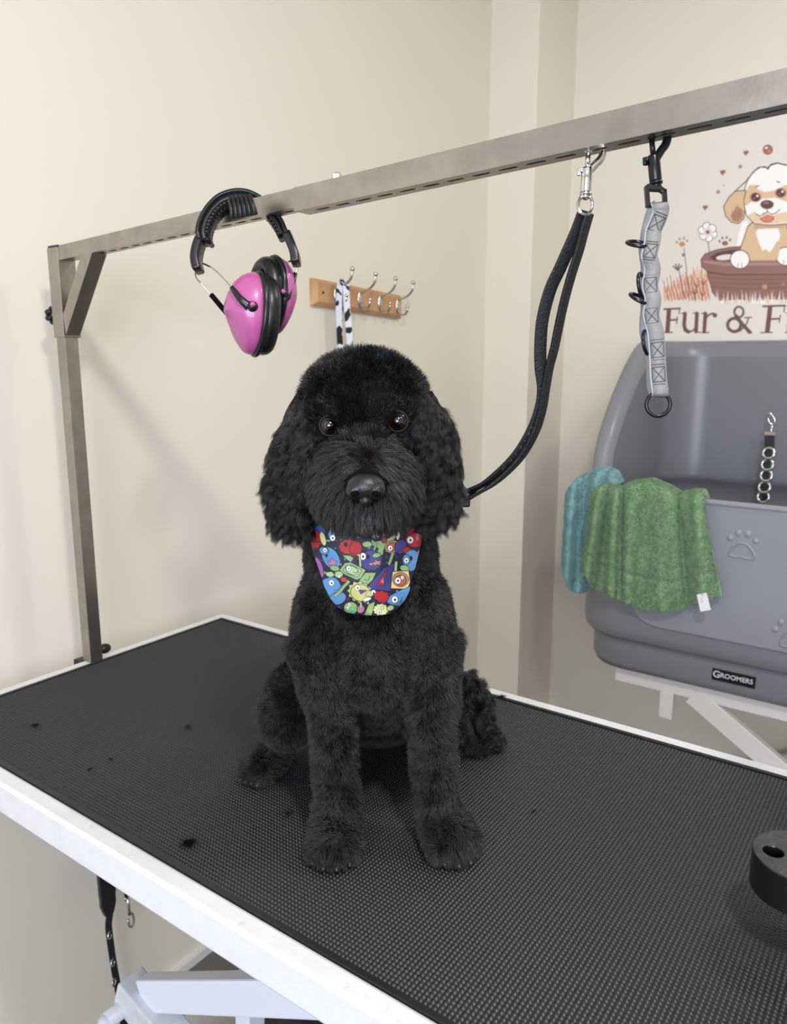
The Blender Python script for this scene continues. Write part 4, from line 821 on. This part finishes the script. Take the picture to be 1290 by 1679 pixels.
# ------------------------------------------------------------------ bandana
# outline in print coordinates (x to the right, y down)
LEFT = [(145, 60), (150, 185), (185, 330), (235, 470), (275, 600), (330, 710), (400, 790), (480, 830), (560, 848)]
RIGHT = [(1142, 60), (1138, 190), (1115, 300), (1085, 420), (1045, 540), (1030, 640), (990, 720), (930, 795), (870, 840)]
nu, nv = 330, 250; cols = []
vs_ = np.linspace(0, 1, nv); tt = np.linspace(0, 1, 9)
lx_ = np.interp(vs_, tt, [p[0] for p in LEFT]); lyy = np.interp(vs_, tt, [p[1] for p in LEFT]); rx_ = np.interp(vs_, tt, [p[0] for p in RIGHT]); ryy = np.interp(vs_, tt, [p[1] for p in RIGHT])
U = np.linspace(0, 1, nu); CXp = lx_[:, None]*(1-U)+rx_[:, None]*U; CYp = lyy[:, None]*(1-U)+ryy[:, None]*U+(12*np.sin(np.pi*U))[None, :]*vs_[:, None]
zig = 9*np.abs(((np.arange(nv)*.28) % 2)-1); CXp[:, 0] += zig; CXp[:, -1] -= zig; CYp[-1] -= 9*np.abs(((np.arange(nu)*.16) % 2)-1)
A = Art(np.stack([CXp.ravel(), CYp.ravel()], 1), (34, 34, 58), 5.0); K = (18, 18, 26)
RED, BLU, PUR, GRN, ORG, YEL, LG, PNK = (176, 42, 48), (92, 146, 196), (66, 64, 128), (146, 176, 116), (192, 140, 104), (198, 196, 118), (176, 196, 146), (200, 126, 156)
rr = random.Random(3)
for _ in range(260):
    x, y = rr.uniform(140, 1150), rr.uniform(50, 870); A.ell(x, y, rr.uniform(5, 20), rr.uniform(4, 12), rr.choice([PUR, (50, 60, 110), K, K, GRN, BLU, (120, 40, 60), (96, 120, 80)]), rot=rr.uniform(0, 180), out=K, ow=3)
def spiky(cx, cy, rx, ry, col, n, amp, rot=0):
    pts = []
    for k in range(2*n): t = math.pi*k/n; s_ = 1+(amp if k % 2 else 0); x, y = rx*s_*math.cos(t), ry*s_*math.sin(t); a = math.radians(rot); pts.append((cx+x*math.cos(a)-y*math.sin(a), cy+x*math.sin(a)+y*math.cos(a)))
    A.poly(pts, col, out=K, ow=5)
def eye(x, y, r_=17): A.ell(x, y, r_, r_*1.15, (245, 245, 245), out=K, ow=4); A.ell(x+2, y+2, r_*.38, r_*.45, K)
def blob(cx, cy, rx, ry, col, rot=0): A.ell(cx, cy, rx, ry, col, rot=rot, out=K, ow=6)
blob(590, 110, 100, 42, PUR); blob(240, 100, 60, 40, (66, 84, 160)); spiky(195, 185, 55, 70, RED, 8, .25); A.stroke([(170, 200), (240, 210)], 8, K); blob(265, 180, 22, 60, (214, 208, 150), -15)
blob(345, 130, 30, 55, BLU, 10); eye(350, 172, 22)
A.poly([(478, 110), (500, 120), (590, 170), (560, 172)], LG, out=K, ow=4); A.poly([(672, 128), (730, 100), (830, 120), (818, 150), (745, 172), (690, 165)], GRN, out=K, ow=5); blob(745, 140, 40, 22, LG); eye(748, 145, 17); eye(786, 130, 14)
spiky(490, 250, 76, 60, RED, 11, .12); blob(555, 265, 52, 62, RED); A.ell(466, 230, 17, 22, (40, 20, 30)); 
for k in range(6): A.poly([(500+k*20, 312), (518+k*20, 312), (512+k*20, 340)], RED, out=K, ow=4)
A.poly([(620, 200), (700, 210), (760, 200), (840, 180), (900, 140), (905, 165), (850, 240), (800, 270), (790, 320), (750, 345), (740, 365), (722, 350), (745, 320), (755, 262), (700, 235), (650, 235)], GRN, out=K, ow=6); blob(655, 228, 40, 24, GRN); blob(805, 190, 22, 24, (150, 70, 60)); A.stroke([(700, 200), (735, 230), (715, 280)], 14, GRN, out=K, ow=4)
blob(880, 250, 68, 52, ORG, -15); blob(878, 250, 46, 34, (196, 96, 70), -15); eye(858, 262, 20); blob(928, 150, 14, 38, (220, 190, 170), 10); blob(950, 250, 50, 60, PUR, 20)
A.poly([(1000, 150), (1050, 85), (1075, 95), (1040, 160)], RED, out=K, ow=5); blob(1075, 190, 78, 62, RED); eye(1034, 190, 26); A.ell(1100, 165, 14, 30, PNK); spiky(1005, 280, 32, 26, RED, 7, .2)
blob(335, 350, 66, 105, BLU, -32); blob(275, 285, 40, 30, BLU, 20); eye(283, 280, 17); A.ell(297, 328, 12, 16, K); A.poly([(310, 375), (335, 390), (340, 350), (362, 372), (385, 380), (370, 400), (378, 425), (345, 405), (320, 412)], PNK, out=K, ow=4)
blob(232, 430, 28, 90, (150, 96, 168), -18); blob(370, 440, 40, 22, GRN, 10)
spiky(690, 370, 92, 82, PUR, 12, .1); eye(617, 335, 26); A.ell(662, 338, 16, 22, K); A.poly([(665, 400), (700, 392), (712, 405), (690, 415)], PNK, out=K, ow=3); A.stroke([(590, 325), (595, 425)], 15, LG, out=K, ow=4); A.stroke([(575, 320), (590, 330)], 12, LG)
A.poly([(700, 390), (730, 385), (725, 365), (752, 380), (775, 372), (765, 395), (770, 412), (740, 402), (722, 415)], ORG, out=K, ow=4); blob(738, 325, 35, 18, GRN, -10)
A.poly([(440, 325), (500, 330), (535, 350), (510, 385), (470, 355)], GRN, out=K, ow=5)
A.poly([(412, 455), (460, 395), (510, 390), (640, 455), (600, 525), (560, 540), (430, 480)], GRN, out=K, ow=7); A.poly([(445, 455), (475, 415), (515, 412), (605, 458), (575, 508), (555, 515), (460, 475)], LG, out=K, ow=5); blob(520, 458, 56, 34, LG, 22); eye(492, 440, 19); A.stroke([(530, 475), (560, 478), (575, 460)], 5, K)
A.poly([(585, 550), (640, 480), (730, 480), (700, 545), (655, 585)], GRN, out=K, ow=6); A.stroke([(625, 540), (665, 545), (680, 510)], 5, K)
A.poly([(660, 600), (735, 520), (800, 440), (890, 400), (870, 520), (860, 640), (760, 630), (700, 625)], PUR, out=K, ow=6); A.poly([(745, 590), (760, 540), (790, 510), (830, 455), (815, 510), (790, 530), (805, 585)], RED, out=K, ow=4); A.poly([(775, 560), (800, 520), (798, 575)], PNK)
blob(1045, 370, 68, 92, BLU, 8); blob(1000, 365, 32, 45, BLU); eye(1000, 370, 20); A.ell(1042, 352, 13, 22, K); A.poly([(1095, 300), (1125, 270), (1110, 340)], PNK, out=K, ow=3); blob(985, 440, 40, 26, GRN, 15); A.stroke([(910, 390), (905, 460)], 22, LG, out=K, ow=4); A.stroke([(880, 310), (850, 400)], 22, GRN, out=K, ow=4)
A.poly([(880, 470), (1020, 465), (1030, 560), (1010, 620), (865, 615)], (226, 200, 140), out=K, ow=7); blob(950, 540, 66, 60, ORG); blob(950, 545, 48, 44, (176, 92, 66)); eye(925, 548, 24); eye(965, 522, 14)
blob(345, 610, 76, 92, BLU, -12); blob(395, 705, 74, 52, BLU, -18); A.ell(300, 560, 50, 30, BLU, rot=-20); eye(340, 568, 22); A.stroke([(365, 635), (395, 632), (415, 610)], 5, K)
A.poly([(290, 480), (340, 470), (370, 500), (330, 520), (300, 505)], LG, out=K, ow=5); A.stroke([(380, 480), (440, 530), (490, 560), (450, 600), (420, 640), (375, 680)], 24, GRN, out=K, ow=4); blob(405, 495, 34, 28, LG); blob(450, 540, 26, 20, (190, 70, 50)); eye(410, 510, 12)
spiky(590, 650, 92, 78, YEL, 12, .22, 20); blob(595, 655, 84, 72, YEL, 12); A.poly([(660, 640), (730, 640), (690, 690), (640, 680)], YEL, out=K, ow=4); eye(570, 612, 22); A.poly([(580, 630), (650, 635), (600, 668)], PUR, out=K, ow=3); eye(710, 655, 20); blob(655, 712, 34, 14, (238, 234, 220), -15)
spiky(785, 690, 62, 42, RED, 9, .3, 15); A.stroke([(790, 740), (830, 800), (840, 840)], 16, RED, out=K, ow=3); A.stroke([(810, 770), (860, 800)], 12, RED, out=K, ow=3)
A.poly([(830, 740), (860, 680), (940, 640), (1035, 600), (1020, 690), (940, 770), (870, 760)], BLU, out=K, ow=6); eye(898, 715, 26); A.stroke([(965, 700), (945, 740)], 6, K)
blob(510, 790, 58, 52, (140, 190, 110)); eye(500, 765, 14); eye(485, 790, 13); A.ell(530, 830, 18, 14, (90, 190, 220), out=K, ow=3); blob(598, 800, 30, 34, PNK, 20); A.stroke([(600, 750), (600, 790)], 14, LG, out=K, ow=3)
A.poly([(630, 850), (670, 760), (720, 735), (710, 800), (690, 855)], GRN, out=K, ow=6); spiky(775, 805, 58, 46, (214, 222, 150), 11, .18); eye(760, 825, 17); eye(790, 790, 12); blob(860, 790, 30, 22, LG, -20); blob(400, 790, 30, 18, PUR, 20)
PXb = 480+CXp/5.375; PYb = 850+CYp/5.375
# drape: round the chest, deepest at the middle
def chest_ly(u, v): return -.016+(.020+.030*(1-v)**2)*abs(2*u-1)**2.2-.004*math.sin(math.pi*min(1, v*1.2))
Vv = []
for i_ in range(nv):
    for j_ in range(nu): u, v = U[j_], vs_[i_]; Vv.append(tuple(DL(PXb[i_, j_], PYb[i_, j_], chest_ly(u, v)-.0015*math.sin(9*u+5*v)-.0012*math.sin(17*u-7*v))))
ban = thing('bandana', tuple(GD), 'colourful cartoon-monster print bandana with pinked edge round the dog\'s neck', 'bandana', rz=YAW)
me = bpy.data.meshes.new('cloth'); ii = np.arange(nv*nu).reshape(nv, nu); q = np.stack([ii[:-1, :-1], ii[1:, :-1], ii[1:, 1:], ii[:-1, 1:]], -1).reshape(-1, 4)
me.from_pydata(Vv, [], q.tolist()); me.shade_smooth(); me.materials.append(print_mat('bandana_print', .6)); o = bpy.data.objects.new('cloth', me); scene.collection.objects.link(o); o.parent = ban; paint(o, A.C)
md = o.modifiers.new('solid', 'SOLIDIFY'); md.thickness = .0008; md.offset = -1
ring_ = [( -.022+.058*math.cos(t), .074+.058*math.sin(t), .325+.012*math.sin(t)) for t in np.linspace(0, 2*math.pi, 40)[:-1]]
obj('neck_band', G().tube(ring_, 1, 10, closed=True, flat=(.003, .009)), mat('navy_cotton', (34, 36, 62), .7), ban, True, local=True)
# ------------------------------------------------------------------ loose fur clippings on the mat
for (x, y, s_, nn_, lb_) in ((308, 1383, .010, 90, 'largest black fur clipping lying near the table\'s front edge'), (57, 1190, .008, 26, 'small fur clipping near the far left of the mat'), (146, 1262, .004, 22, 'tiny dark fur tuft left of the dog'), (181, 1245, .003, 16, 'tiny fur speck on the mat behind the dark tuft'),
                     (472, 1333, .010, 18, 'thin wisp of fur beside the dog\'s left front paw'), (310, 1193, .009, 16, 'flat faint fur wisp left of the sitting dog'), (823, 1142, .007, 40, 'dark fur tuft on the table\'s far white edge'), (875, 1330, .004, 14, 'faint fur wisp to the right of the dog')):
    c = hit(x, y, 2, .002); g = G()
    for _ in range(nn_):
        a = random.gauss(.5, .7); p = Vector((c[0]+random.gauss(0, s_*.35), c[1]+random.gauss(0, s_*.35), .0015+random.random()*.001)); d = Vector((math.cos(a), math.sin(a), 0))*random.uniform(.4, 1)*s_
        g.tube([p-d*.5, p+Vector((0, 0, random.random()*s_*.35)), p+d*.5+Vector((random.gauss(0, s_*.1), 0, 0))], .00022, 4)
    obj('fur_tuft', g, M['skin'], None, origin=tuple(c), label=lb_, cat='fur', group='loose fur clippings on the table')

g = G()                                         # stray hairs stuck to the near edge of the frame
for k in range(34):
    x = random.uniform(.2, .95); y = -W-FR*random.uniform(.1, .9); a = random.uniform(0, 6.28); L = random.uniform(.003, .008); d = Vector((math.cos(a), math.sin(a), 0))*L; q = Vector((-d.y, d.x, 0))*random.uniform(-.35, .35)
    g.tube([(x, y, -.0001), Vector((x, y, .0001))+d*.5+q, Vector((x, y, -.0001))+d], .00006, 3)
obj('stray_hair', g, M['grey'], tab, kind='stuff')

for tw, m, n_ in ((green, 'green', 60000), (bpy.data.objects['towel'], 'teal', 26000)):
    P2, N2 = sample(tw.data, n_); N2 *= np.where(N2[:, 1] > 0, -1, 1)[:, None]; P2 += N2*.0035
    hair('terry_pile', tw, P2, N2+down_*.25, np.full(len(P2), .0034), M[m], 3, .00034, .35, 0, 9, rough=.5, zmin=-9)
